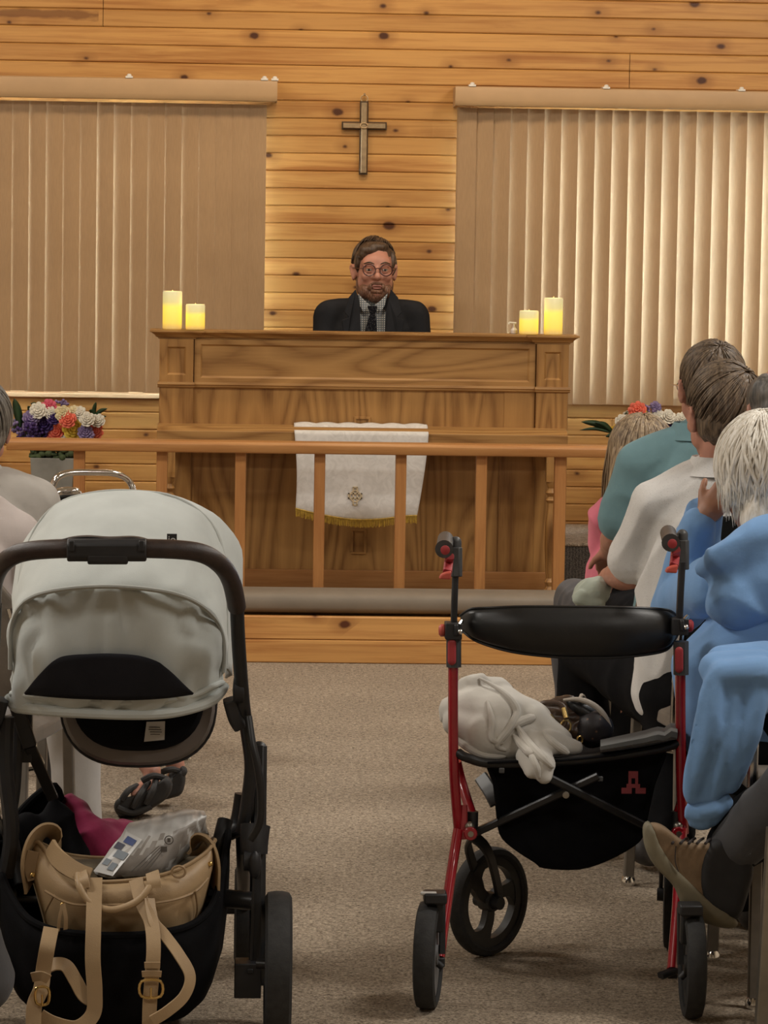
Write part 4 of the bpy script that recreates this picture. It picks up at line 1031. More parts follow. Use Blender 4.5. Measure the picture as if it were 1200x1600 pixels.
for a, ra, b, rb in ((P(84, 1240, 6.95), .012, P(75, 1320, 6.93), .045), (P(75, 1320, 6.93), .045, P(60, 1400, 6.9), .06), (P(96, 1262, 6.95), .015, P(112, 1340, 6.93), .04), (P(45, 1290, 6.92), .03, P(40, 1400, 6.9), .05)):
    cone(bm, a, ra, b, rb)
o = link('dark_jacket', fuse(bm, .007, 6, (.01, 12, (1, 1, .5), 8.0)), M_blkfab); tag(o, 'black cloth bundle heaped at the left side of the stroller basket', 'jacket')
# ------------------------------------------------------------------ rollator
M_red = mat('red_lacquer', (0.34, 0.008, 0.018), 0.25, 0.0, var=0.1, coat=0.6)
M_redpl = mat('faded_red_plastic', (0.36, 0.035, 0.04), 0.5, var=0.12, scale=30)
M_redlt = mat('orange_red_plastic', (0.50, 0.085, 0.06), 0.45, var=0.12)
M_gryp = mat('dark_grey_plastic', (0.055, 0.055, 0.055), 0.45, var=0.15)
M_brush = mat('brushed_grey_metal', (0.34, 0.32, 0.28), 0.35, 0.9, var=0.1)
M_blkpad = mat('black_padded_vinyl', (0.010, 0.010, 0.010), 0.42, var=0.15, scale=20, bump=0.1)
M_greyfab = fabric('grey_nylon', (0.10, 0.10, 0.095), 0.15, 900, 0.3)
M_rim = mat('dark_grey_rim', (0.035, 0.034, 0.032), 0.55, var=0.2)
M_rimlt = mat('grey_disc', (0.16, 0.16, 0.165), 0.5, var=0.1)
ro = empty('rollator', (P(880, 1500, 7.25).x, 7.25, 0), 'red-framed walking rollator with black backrest and underseat pouch standing in the aisle', 'walker')
def wheel2(nm, c, rad, w_, axis, rim_m, disc=False, parent=ro):
    axis = Vector(axis).normalized(); u = axis.cross(Vector((0, 0, 1))).normalized(); v = Vector((0, 0, 1)); seg = 48
    def pt(r, a, d): return c + (u*math.cos(a) + v*math.sin(a))*r + axis*d
    th = w_/2; pr = [(rad-.020, -th*.75), (rad-.014, -th), (rad-.004, -th*.85), (rad, -th*.3), (rad, th*.3), (rad-.004, th*.85), (rad-.014, th), (rad-.020, th*.75)]
    bm = B(); V = [[bm.verts.new(pt(r, 2*math.pi*k/seg, d)) for r, d in pr] for k in range(seg)]
    for i in range(seg):
        a, b = V[i], V[(i+1) % seg]
        for k in range(len(pr)): bm.faces.new((a[k], a[(k+1) % 8], b[(k+1) % 8], b[k]))
    o = obj(nm, bm, M_rub, parent)
    bm = B(); ri = rad-.019; ro_ = ri - .020; h = th*.55
    pr = [(ro_, -h), (ri+.002, -h), (ri+.002, h), (ro_, h)]
    V = [[bm.verts.new(pt(r, 2*math.pi*k/seg, d)) for r, d in pr] for k in range(seg)]
    for i in range(seg):
        a, b = V[i], V[(i+1) % seg]
        for k in range(4): bm.faces.new((a[k], a[(k+1) % 4], b[(k+1) % 4], b[k]))
    for s_ in range(3):           # three wide curved spokes
        a0 = 2*math.pi*s_/3 + .55
        rows = []
        for j in range(11):
            t = j/10; r = .014 + (ro_+.008-.014)*t; am = a0 + .45*t*t
            wd = .0115 + .006*t + .022*max(0, t-.62)**1.5*4.2
            for_ = min(wd/r, .95)
            rows.append([pt(r, am - for_, -h*.8), pt(r, am + for_, -h*.8), pt(r, am + for_, h*.8), pt(r, am - for_, h*.8)])
        loft(bm, rows)
    lathe(bm, [(.001, -th*.9), (.020, -th*.9), (.022, 0), (.020, th*.9), (.001, th*.9)], c, axis, 20)
    obj('wheel_rim', bm, rim_m, o, autos=40)
    if disc:
        bm = B(); lathe(bm, [(.001, .0), (ri-.004, .0), (ri-.004, .003), (.001, .004)], c + axis*h, axis, 36); obj('wheel_cover', bm, M_rimlt, o)
    return o
ax_r = Vector((math.cos(R(9)), -math.sin(R(9)), 0))
cL = fl(668, 1575); cL.z = .109; cR = fl(1080, 1590); cR.z = .106
wheel2('rear_wheel', cL, .109, .044, ax_r, M_rimlt, True)
wheel2('rear_wheel', cR, .106, .040, Vector((1, -.03, 0)), M_rim)
cFL = fl(762, 1493); cFL.z = .118; cFR = Vector((P(1050, 1450, 7.52).x, 7.52, .118))
wheel2('front_wheel', cFL, .118, .036, Vector((.72, -.70, 0)), M_rim)
wheel2('front_wheel', cFR, .118, .036, Vector((1, -.15, 0)), M_rim)
def rside(g, post, sgn, pts):
    """g: grip end centre, post: column of the handle post"""
    bm = B(); a = P(*g); b = a + Vector((.010, .125, .008)); d = (b-a).normalized()
    tube(bm, [a, a + d*.03, b], [.0185, .0165, .0165], 18, 4); obj('hand_grip', bm, M_gryp, ro)
    bm = B(); cone(bm, P(post[0]+1, post[1]-10, 7.13), .012, P(post[0]+1, post[1]+38, 7.12), .011); bar(bm, P(post[0]+1, post[1]-2, 7.125), P(post[0]+1, post[1]+44, 7.12), .026, .034, up=(0, -1, 0), c=.5); obj('brake_housing', bm, M_gryp, ro, bevel=.002)
    bm = B(); lathe(bm, [(.0095, 0), (.0095, .002), (.006, .0035), (0, .004)], a - d*.019*0 + Vector((.001, -.0185, 0)), -d, 16); obj('grip_button', bm, M_redpl, ro)
    bm = B(); tube(bm, [a + Vector((.012, .012, -.016)), P(g[0]+7, g[1]+20, 7.06), P(g[0]+5, g[1]+36, 7.03)], 1, prof=rectprof(.018, .012, .4), up=(0, -1, 0), n=4)
    obj('brake_lever', bm, M_redpl, ro, bevel=.002)
    bm = B(); prism(bm, [P(g[0]-8, g[1]+47, 7.0), P(g[0]+10, g[1]+48, 7.0), P(g[0]+12, g[1]+35, 7.0), P(g[0]+2, g[1]+37, 7.0), P(g[0]-5, g[1]+40, 7.0)], (0, .022, 0)); obj('brake_tip', bm, M_redlt, ro, smooth=False, bevel=.003)
    bm = B(); tube(bm, [P(x, y, Y) for x, y, Y in pts['post']], 1, prof=rectprof(.0125, .022, .4), up=(0, -1, 0), n=3); obj('handle_post', bm, M_blkpl, ro)
    x, y, Y = pts['clamp']
    bm = B(); cbox(bm, P(x, y, Y), (.034, .044, .034)); rod(bm, P(x+5, y-9, Y-.024), P(x+5, y+8, Y-.024), .005, 8); obj('height_clamp', bm, M_blkpl, ro, bevel=.006)
    bm = B(); lathe(bm, [(.001, 0), (.010, .002), (.013, .006), (.013, .012), (.009, .016), (.001, .017)], P(x-10*sgn, y, Y), (-sgn, 0, 0), 14); obj('clamp_knob', bm, M_redlt if sgn > 0 else M_redpl, ro)
    bm = B(); rod(bm, P(x+8, y-8, Y-.02), P(x+13, y-14, Y+.0), .005, 10); ball(bm, P(x+11, y+2, Y-.025), .006); obj('clamp_bolt', bm, M_steel, ro)
    x, y, Y = pts['button']
    bm = B(); bar(bm, P(x+1, y-28, Y+.012), P(x+1, y+24, Y+.012), .030, .030, up=(0, -1, 0), c=.6); obj('lower_housing', bm, M_gryp, ro)
    bm = B(); tube(bm, [P(x-2, y-13, Y-.006), P(x-2, y+15, Y-.006)], 1, prof=rectprof(.017, .008, .8), up=(0, -1, 0), smooth=False); 
    for yy in (y-13, y+15): ball(bm, P(x-2, yy, Y-.006), (.0085, .004, .0085))
    obj('release_button', bm, M_redpl, ro)
    bm = B(); tube(bm, [P(*p) for p in pts['frame']], 1, prof=[(.0105*math.copysign(abs(math.cos(a))**.7, math.cos(a)), .016*math.copysign(abs(math.sin(a))**.7, math.sin(a))) for a in [i*math.pi/8 for i in range(16)]], up=(0, -1, 0), n=6); obj('side_tube', bm, M_red, ro)
    bm = B(); tube(bm, [P(*p) for p in pts['leg']], 1, prof=[(.0108*math.cos(a), .016*math.sin(a)) for a in [i*math.pi/8 for i in range(16)]], up=(0, -1, 0), n=4); obj('rear_leg', bm, M_red, ro)
    e = P(*pts['leg'][-1]); bm = B(); cbox(bm, e + Vector((0, -.002, -.006)), (.020, .030, .020)); obj('end_cap', bm, M_blkpl, ro, bevel=.003)
    return e
eL = rside((694, 858, 7.02), (711, 857), 1, {'post': [(712, 890, 7.12), (710, 940, 7.12), (709, 990, 7.13)], 'clamp': (708, 985, 7.12), 'button': (708, 1018, 7.11),
      'frame': [(708, 1030, 7.13), (708, 1110, 7.14), (709, 1200, 7.15), (713, 1260, 7.16), (717, 1302, 7.17)],
      'leg': [(716, 1296, 7.14), (708, 1345, 7.12), (697, 1420, 7.07), (687, 1497, 7.02)]})
eR = rside((1048, 848, 7.0), (1065, 846), -1, {'post': [(1066, 878, 7.10), (1063, 930, 7.10), (1061, 985, 7.11)], 'clamp': (1061, 978, 7.11), 'button': (1063, 1030, 7.10),
      'frame': [(1063, 1045, 7.12), (1063, 1110, 7.13), (1064, 1200, 7.14), (1066, 1260, 7.15), (1068, 1300, 7.16)],
      'leg': [(1066, 1296, 7.14), (1062, 1345, 7.11), (1057, 1430, 7.06), (1050, 1515, 7.0)]})
for c, e in ((cL, eL), (cR, eR)):
    bm = B(); rod(bm, c, Vector((e.x, c.y, max(e.z, .08))), .007, 12); bar(bm, Vector((e.x, c.y+.005, c.z+.0)), Vector((e.x, c.y+.03, c.z+.11)), .012, .02, up=(0, -1, 0)); obj('axle', bm, M_blkpl, ro)
    bm = B(); x = c.x + (.0 if c is cL else 0); cbox(bm, Vector((c.x+.010*(1 if c is cL else -1), c.y-.02, c.z*2+.012)), (.046, .05, .022)); cbox(bm, Vector(((c.x+e.x)/2+.006*(1 if c is cL else -1), c.y-.01, c.z*2-.02)), (.02, .03, .08)); obj('brake_shoe', bm, M_blkpl, ro, bevel=.004)
bm = B(); cbox(bm, Vector((cL.x-.004, cL.y-.034, cL.z*2+.022)), (.032, .012, .006)); obj('reflector', bm, M_white, ro, bevel=.002)
bm = B(); tube(bm, [P(1056, 1516, 6.99), P(1045, 1520, 6.98), P(1032, 1525, 6.97)], 1, prof=rectprof(.02, .012, .4), up=(0, 0, 1), n=3); obj('kerb_pedal', bm, M_blkpl, ro)
# joint brackets and the front forks
for (bx, dx, hub) in ((735, 1, cFL), (1060, -1, cFR)):
    bm = B(); box(bm, tuple(P(718*(dx > 0) + 1052*(dx < 0), 1312, 7.13)), tuple(P(738*(dx > 0) + 1066*(dx < 0), 1294, 7.16)))
    lathe(bm, [(.014, -.008), (.014, .008)], P(bx, 1302, 7.13), (0, 1, 0), 18); obj('hinge_bracket', bm, M_red, ro, bevel=.002)
    bm = B(); lathe(bm, [(.006, -.011), (.006, .011)], P(bx, 1302, 7.13), (0, 1, 0), 14); ball(bm, P(bx-1, 1291, 7.14), .010); obj('hinge_pin', bm, M_brush, ro)
    bm = B(); bar(bm, P(bx-10*dx, 1258, 7.16), P(bx-10*dx, 1296, 7.15), .014, .012, up=(0, -1, 0), c=.5); obj('fold_catch', bm, M_redpl, ro)
    top = P(bx+2*dx, 1305, 7.18); n_ = (Vector((.72, -.70, 0)) if dx > 0 else Vector((1, -.15, 0))).normalized()
    bm = B()
    for sg in (-1, 1):
        h0 = hub + n_*(.026*sg); m0 = top.lerp(h0, .35) + n_*(.018*sg) + Vector((0, 0, .02)); 
        tube(bm, [top, m0, h0 + Vector((0, 0, .03)), h0], 1, prof=rectprof(.024, .009, .5), up=n_, n=4)
    lathe(bm, [(.014, -.034), (.016, 0), (.014, .034)], hub, n_, 18); rod(bm, top - Vector((0, 0, .005)), top + Vector((0, 0, .05)), .013, 14)
    obj('front_fork', bm, M_blkpl, ro)
    bm = B(); tube(bm, [top + Vector((0, 0, .04)), P(bx - 15*dx, 1220, 7.25), P(bx - 22*dx, 1190, 7.25)], .011, 12, 5); obj('front_tube', bm, M_red, ro)
# cross brace
bm = B(); bar(bm, P(738, 1303, 7.17), P(935, 1212, 7.10), .016, .016, up=(0, -1, 0), c=.4); obj('cross_brace', bm, M_blk, ro)
bm = B(); bar(bm, P(860, 1216, 7.09), P(1052, 1312, 7.16), .016, .016, up=(0, -1, 0), c=.4); obj('cross_brace', bm, M_blk, ro)
bm = B(); lathe(bm, [(.007, -.002), (.007, .004), (0, .006)], P(884, 1242, 7.08), (0, -1, 0), 12); obj('brace_bolt', bm, M_brush, ro)
for px, py in ((784, 1204), (938, 1217)):
    bm = B(); cbox(bm, P(px, py, 7.10), (.011, .006, .011)); obj('snap', bm, M_gryp, ro, bevel=.002)
# seat bars and seat sling
bm = B(); tube(bm, [P(716, 1176, 7.14), P(730, 1184, 7.13), P(775, 1193, 7.13), P(900, 1188, 7.13), P(1020, 1172, 7.13), P(1062, 1160, 7.13)], .010, 12, 5); obj('seat_bar', bm, M_blk, ro)
bm = B(); tube(bm, [P(722, 1160, 7.42), P(780, 1175, 7.42), P(900, 1172, 7.42), P(1020, 1150, 7.42), P(1058, 1140, 7.42)], .010, 12, 5); obj('seat_bar', bm, M_blk, ro)
bm = B(); rows = []
for (px, py) in ((762, 1190), (800, 1188), (880, 1186), (960, 1178), (1048, 1160)):
    a, b = P(px, py, 7.115), P(px, py-18, 7.43)
    rows.append([a, a.lerp(b, .25) - Vector((0, 0, .008)), a.lerp(b, .5) - Vector((0, 0, .012)), a.lerp(b, .75) - Vector((0, 0, .008)), b])
V = [[bm.verts.new(p) for p in r] for r in rows]
for a, b in zip(V, V[1:]):
    for k in range(4): bm.faces.new((a[k], a[k+1], b[k+1], b[k]))
o = obj('seat', bm, M_blkfab, ro, smooth=True); m_ = o.modifiers.new('t', 'SOLIDIFY'); m_.thickness = .005
bm = B(); rows = []
for i in range(13):
    t = i/12; px = 938 + 120*t; y0 = 1172 - 20*t; y1 = 1158 - 20*t - 6*t; g_ = .004*math.sin(i*2.4)*(t > .65)
    rows.append([P(px, y0, 7.09) + Vector((0, -g_, g_)), P(px, (y0+y1)/2, 7.10) + Vector((0, -.010, g_)), P(px, y1 + 1, 7.16) + Vector((0, 0, .004+g_)), P(px, y1, 7.30) + Vector((0, 0, g_)), P(px, y1+2, 7.30) - Vector((0, 0, .01)), P(px, y0+3, 7.11)])
loft(bm, rows); obj('seat_strap', bm, M_greyfab, ro)
# backrest
topE = [(719, 962), (735, 952), (760, 950), (810, 948), (880, 948), (960, 949), (1020, 951), (1048, 955), (1060, 966)]
botE = [(722, 985), (740, 999), (768, 1010), (810, 1020), (880, 1027), (960, 1027), (1020, 1021), (1045, 1012), (1058, 992)]
Yb = [7.17, 7.14, 7.12, 7.10, 7.09, 7.09, 7.11, 7.13, 7.16]
ta = spline([P(x, y, Y) for (x, y), Y in zip(topE, Yb)], 6); ba = spline([P(x, y, Y) for (x, y), Y in zip(botE, Yb)], 6)
bm = B(); rows = []
for i, (a, b) in enumerate(zip(ta, ba)):
    k = min(1, i/5, (len(ta)-1-i)/5); d = .006 + .010*k
    rows.append([a, a.lerp(b, .12) + Vector((0, -d, 0)), a.lerp(b, .5) + Vector((0, -d*1.4, 0)), a.lerp(b, .88) + Vector((0, -d, 0)), b, a.lerp(b, .88) + Vector((0, d, 0)), a.lerp(b, .5) + Vector((0, d*1.4, 0)), a.lerp(b, .12) + Vector((0, d, 0))])
loft(bm, rows); br_ = obj('backrest', bm, M_blkpad, ro, autos=70)
bm = B(); tube(bm, ta[::3], .003, 8, 3); obj('piping', bm, M_blkpad, br_)
bm = B(); tube(bm, [p + Vector((0, -.003, 0)) for p in ba[::3]], .003, 8, 3); obj('piping', bm, M_blkpad, br_)
# pouch
def pr_ring(pts, Y0, Y1):
    near_ = spline([P(x, y, Y0) for x, y in pts], 5)
    return near_
OUT = [(766, 1190), (770, 1225), (774, 1262), (780, 1303), (800, 1325), (835, 1348), (850, 1357), (905, 1359), (950, 1345), (990, 1323), (1006, 1305), (1014, 1270), (1024, 1225), (1040, 1165), (960, 1180), (860, 1188)]
bm = B(); rings = []
cx_, cy_ = 895, 1250
for Y_, f in ((7.16, .93), (7.13, .985), (7.15, 1.0), (7.28, 1.0), (7.40, .97), (7.42, .9)):
    rings.append(spline([P(cx_+(x-cx_)*f, cy_+(y-cy_)*f, Y_ + .04*max(0, (y-1240)/110)) for x, y in OUT], 3, closed=True))
V = loft(bm, rings)
me = bpy.data.meshes.new('pouch'); bmesh.ops.recalc_face_normals(bm, faces=bm.faces); bm.to_mesh(me); bm.free()
pc = link('pouch', me, M_blkfab, ro)
M_logo = mat('dull_red_print', (0.22, 0.03, 0.035), 0.6)
bm = B()
for x0, x1, y0, y1 in ((982, 997, 1205, 1216), (982, 986.5, 1216, 1225), (992.5, 997, 1216, 1225), (979, 1000, 1225, 1231), (971, 987, 1231, 1240), (993, 1009, 1231, 1240)):
    box(bm, tuple(P(x0, y1, 7.112)), tuple(P(x1, y0, 7.114)))
obj('logo', bm, M_logo, pc, smooth=False)
bm = B(); tube(bm, [P(752, 1215, 7.35), P(765, 1235, 7.30), P(776, 1256, 7.28)], 1, prof=rectprof(.03, .012, .5), up=(0, -1, 0), n=4); obj('footrest_flap', bm, M_gryp, ro)

# ------------------------------------------------------------------ white fleece on the rollator
M_cream = fabric('cream_fleece', (0.56, 0.53, 0.475), 0.05, 600, 0.35)
bm = B()
def C(a, ra, b, rb): cone(bm, P(*a), ra, P(*b), rb)
C((735, 1082, 7.27), .036, (775, 1085, 7.27), .035); C((722, 1110, 7.23), .045, (775, 1115, 7.22), .055); C((712, 1130, 7.20), .030, (760, 1150, 7.20), .050)
C((790, 1105, 7.24), .045, (835, 1130, 7.24), .045); C((760, 1150, 7.19), .050, (820, 1160, 7.20), .045); C((835, 1130, 7.22), .040, (870, 1158, 7.2), .034)
C((830, 1165, 7.16), .030, (845, 1195, 7.10), .028); C((845, 1195, 7.095), .027, (850, 1214, 7.085), .016); C((820, 1180, 7.13), .020, (830, 1208, 7.09), .014)
C((858, 1160, 7.15), .030, (900, 1167, 7.16), .014); C((700, 1100, 7.26), .016, (692, 1125, 7.26), .010)
C((738, 1070, 7.25), .020, (752, 1062, 7.25), .012)
me = fuse(bm, .0055, 5, (.007, 11, (1, 1, 1), 3.0)); fj = link('fleece_jacket', me, M_cream)
tag(fj, 'crumpled cream fleece jacket lying on the rollator seat and hanging over its edge', 'jacket')
bm = B()
for pts, w_ in (([(752, 1066), (790, 1085), (808, 1112), (795, 1135), (775, 1160), (790, 1170)], .009), ([(762, 1095), (768, 1125), (766, 1150), (785, 1158)], .008), ([(790, 1138), (812, 1128), (836, 1122)], .010), ([(700, 1142), (722, 1162), (755, 1178), (790, 1180)], .008),
                ([(805, 1128), (818, 1150), (838, 1170), (858, 1188)], .010), ([(818, 1158), (826, 1172), (832, 1188), (836, 1204)], .008), ([(845, 1138), (862, 1155), (885, 1172)], .008), ([(800, 1145), (815, 1160), (826, 1168)], .010)):
    P3 = spline([P(x, y, 7.172) for x, y in pts], 5)
    # let the seams and folds lie on the jacket
    VL = [v.co.copy() for v in me.vertices]
    for i, p in enumerate(P3):
        best = None; lp = p - fj.location
        for vc in VL[::5]:
            d = (vc.x-lp.x)**2 + (vc.z-lp.z)**2
            if d < .00012 and (best is None or vc.y < best): best = vc.y
        if best is not None: P3[i] = Vector((p.x, best + fj.location.y + .001, p.z))
    # smooth
    for _ in range(3):
        for i in range(1, len(P3)-1): P3[i].y = (P3[i-1].y + P3[i].y*2 + P3[i+1].y)/4
    tube(bm, P3[::2] + [P3[-1]], [.002, w_, w_, .002], 10, 3)
obj('folds', bm, M_cream, fj)

# ------------------------------------------------------------------ handbag on the seat
M_brn = mat('brown_leather', (0.060, 0.034, 0.020), 0.4, var=0.3, scale=25, bump=0.3, bscale=90)
s = NT('dark_monogram_canvas'); c = s.coord(); v_ = s.n('ShaderNodeTexVoronoi'); v_.inputs['Scale'].default_value = 75; s.l(c, v_.inputs['Vector'])
s.l(s.ramp(v_.outputs['Distance'], [(0.12, (0.16, 0.085, 0.05)), (0.22, (0.020, 0.016, 0.018))]), s.p.inputs['Base Color']); s.p.inputs['Roughness'].default_value = .5; M_mono = s.m
M_ivory = mat('ivory_trim', (0.42, 0.37, 0.31), 0.5)
hb = empty('handbag', (P(895, 1165, 7.27).x, 7.27, P(895, 1165, 7.27).z), 'small dark brown handbag with gold rings lying on the rollator seat', 'handbag')
bm = B(); C((852, 1105, 7.28), .016, (890, 1100, 7.28), .018); C((850, 1118, 7.27), .018, (895, 1122, 7.27), .022); C((862, 1135, 7.25), .020, (900, 1140, 7.26), .028); C((880, 1110, 7.30), .03, (915, 1135, 7.32), .03)
me = fuse(bm, .004, 3, (.006, 22, (1, 1, 2.5), 6.0)); link('bag_body', me, M_brn, hb)
bm = B(); c0 = P(925, 1138, 7.25); rt = Matrix.Rotation(R(-38), 3, 'Y')
ball(bm, c0, (.040, .034, .036), rt, e=1); ball(bm, c0 + Vector((.008, 0, -.006)), (.040, .030, .033), rt); me = fuse(bm, .004, 4, (.003, 20, (1, 1, 1), 1.0)); link('pouch', me, M_mono, hb)
bm = B(); ball(bm, P(916, 1112, 7.27), (.050, .034, .017), Matrix.Rotation(R(30), 3, 'Y')); obj('flap', bm, M_blkpad, hb)
bm = B(); tube(bm, [P(880, 1094, 7.25), P(905, 1093, 7.245), P(928, 1102, 7.24), P(945, 1118, 7.235), P(954, 1136, 7.235)], [.003, .006, .006, .003], 10, 5); obj('zip_edge', bm, M_ivory, hb)
bm = B(); ribbon(bm, [P(902, 1098, 7.26), P(910, 1086, 7.265), P(918, 1096, 7.27)], (0, 1, 0), .02, .003); obj('loop_tab', bm, M_ivory, hb)
for px, py, r_ in ((884, 1135, .011), (858, 1128, .012), (906, 1156, .006)):
    bm = B(); c0 = P(px, py, 7.222); tube(bm, [c0 + Vector((r_*math.cos(a), .003*math.cos(a), r_*1.2*math.sin(a))) for a in [i*math.pi/5 for i in range(10)]], .0024, 8, 3, closed=True); obj('ring', bm, M_goldm, hb)
bm = B(); rod(bm, P(881, 1106, 7.23), P(885, 1122, 7.222), .006, 12); obj('strap_clip', bm, M_goldm, hb)
bm = B(); tube(bm, [P(842, 1106, 7.25), P(850, 1098, 7.245), P(875, 1100, 7.235), P(884, 1112, 7.228), P(882, 1132, 7.225), P(868, 1140, 7.222), P(848, 1124, 7.235)], .0055, 10, 6); obj('strap', bm, M_brn, hb)
# ------------------------------------------------------------------ people
def skin(name, col): 
    s = NT(name); c = s.coord(); f = s.noise(c, 18, 3)
    s.l(s.ramp(f, [(0.35, tuple(x*.86 for x in col)), (0.65, col)]), s.p.inputs['Base Color']); s.p.inputs['Roughness'].default_value = .5
    s.p.inputs['Subsurface Weight'].default_value = 0.12; s.p.inputs['Subsurface Radius'].default_value = (.012, .005, .003); s.p.inputs['Subsurface Scale'].default_value = .6
    s.bump(s.noise(c, 300, 2), .08, .001); return s.m
def hairmat(name, a, b, streak=40):
    s = NT(name); c = s.coord(scale=(streak, streak, streak*.12)); f = s.noise(c, 3, 3, .6)
    s.l(s.ramp(f, [(0.36, a), (0.64, b)]), s.p.inputs['Base Color']); s.p.inputs['Roughness'].default_value = .5; s.bump(f, .35, .003); return s.m
M_skin1 = skin('ruddy_skin', (0.50, 0.235, 0.165)); M_skin2 = skin('tanned_skin', (0.40, 0.20, 0.125)); M_skin3 = skin('warm_skin', (0.46, 0.25, 0.17))
M_hbrown = hairmat('short_brown_hair', (0.055, 0.036, 0.022), (0.20, 0.14, 0.088)); M_hgrey = hairmat('grey_hair', (0.10, 0.085, 0.07), (0.26, 0.23, 0.19)); M_hwhite = hairmat('white_hair', (0.62, 0.56, 0.46), (0.90, 0.87, 0.80))
M_hblond = hairmat('dark_blond_hair', (0.12, 0.075, 0.04), (0.42, 0.31, 0.19)); M_hdark = hairmat('dark_grey_hair', (0.05, 0.045, 0.04), (0.16, 0.14, 0.12)); M_hpast = hairmat('brown_hair', (0.035, 0.020, 0.012), (0.10, 0.062, 0.038))
M_dkshoe = mat('black_shoe_leather', (0.02, 0.018, 0.018), .5, var=.2)
M_chairmetal = mat('taupe_metal', (0.20, 0.18, 0.155), .4, .5, var=.1)
M_chairfab = fabric('taupe_upholstery', (0.17, 0.14, 0.11), .15); M_chairblk = fabric('black_upholstery', (0.012, 0.012, 0.011), .2)

def hand(bm, w, d, palm, s=1.0, curl=.5, side=1):
    """w wrist, d direction to the knuckles, palm the palm normal; five fingers, unequal and bent"""
    d = Vector(d).normalized(); n = Vector(palm); n = (n - d*n.dot(d)).normalized(); u = d.cross(n)*side
    cone(bm, w, .024*s, w + d*.03*s, .026*s)
    for k in (-1.3, -.4, .4, 1.25): cone(bm, w + d*.02*s + u*k*.012*s, .014*s, w + d*.085*s + u*k*.019*s, .0125*s)
    for k, ln in ((-1.45, .062), (-.5, .075), (.5, .080), (1.45, .070)):
        p = w + d*.088*s + u*k*.020*s; dd = d; L = ln*s
        for j, (f, r) in enumerate(((.45, .0098), (.32, .0090), (.23, .0080))):
            dd = (dd + n*curl*(.7 + .3*j)).normalized(); q = p + dd*L*f; cone(bm, p, r*s, q, r*s*.93, 10); p = q
    p = w + d*.030*s + u*.026*s; dd = (d + u*.9 + n*.3).normalized()
    for L, r in ((.034, .0115), (.028, .0098)):
        q = p + dd*L*s; cone(bm, p, r*s, q, r*s*.92, 10); p = q; dd = (dd + d*.4 + n*.3).normalized()
class Hd:
    """head frame: c centre, f facing, r to the person's right, u up"""
    def __init__(s, c, yaw, pitch=0, tilt=0, k=1.0):
        s.c = Vector(c); s.k = k
        s.M = Matrix.Rotation(-yaw, 3, 'Z') @ Matrix.Rotation(pitch, 3, 'X') @ Matrix.Rotation(tilt, 3, 'Y')     # local y = facing, x = right, z = up
    def p(s, x, y, z): return s.c + s.M @ (Vector((x, y, z))*s.k)
def head(bm, H, nose=True):
    k = H.k; b = lambda x, y, z, rx, ry, rz, u=18: ball(bm, H.p(x, y, z), (rx*k, ry*k, rz*k), H.M, u=u, v=12)
    b(0, -.012, .028, .074, .094, .088); b(0, .028, -.025, .064, .064, .080); b(0, .042, -.070, .044, .046, .040)
    b(0, .060, .030, .056, .032, .040)
    if nose:
        cone(bm, H.p(0, .092, .010), .008*k, H.p(0, .110, -.022), .0135*k); 
        for s_ in (-1, 1):
            b(.010*s_, .102, -.026, .009, .010, .008, 10); b(.036*s_, .070, -.020, .024, .022, .022, 12); b(.030*s_, .085, .020, .026, .010, .007, 10)
            b(.050*s_, .020, -.045, .018, .034, .030, 12)
        b(0, .090, -.052, .022, .012, .007, 12); b(0, .088, -.061, .019, .012, .007, 12); b(0, .085, -.082, .020, .018, .016, 12)
    for s_ in (-1, 1):
        M2 = H.M @ Matrix.Rotation(s_*.35, 3, 'Z'); ball(bm, H.p(.078*s_, -.012, -.008), (.008*k, .018*k, .031*k), M2, u=12, v=8); tube(bm, [H.p(.078*s_, .0, -.034), H.p(.086*s_, -.008, -.012), H.p(.090*s_, -.024, .012), H.p(.086*s_, -.012, .026), H.p(.080*s_, .004, .012)], .0050*k, 8, 4)
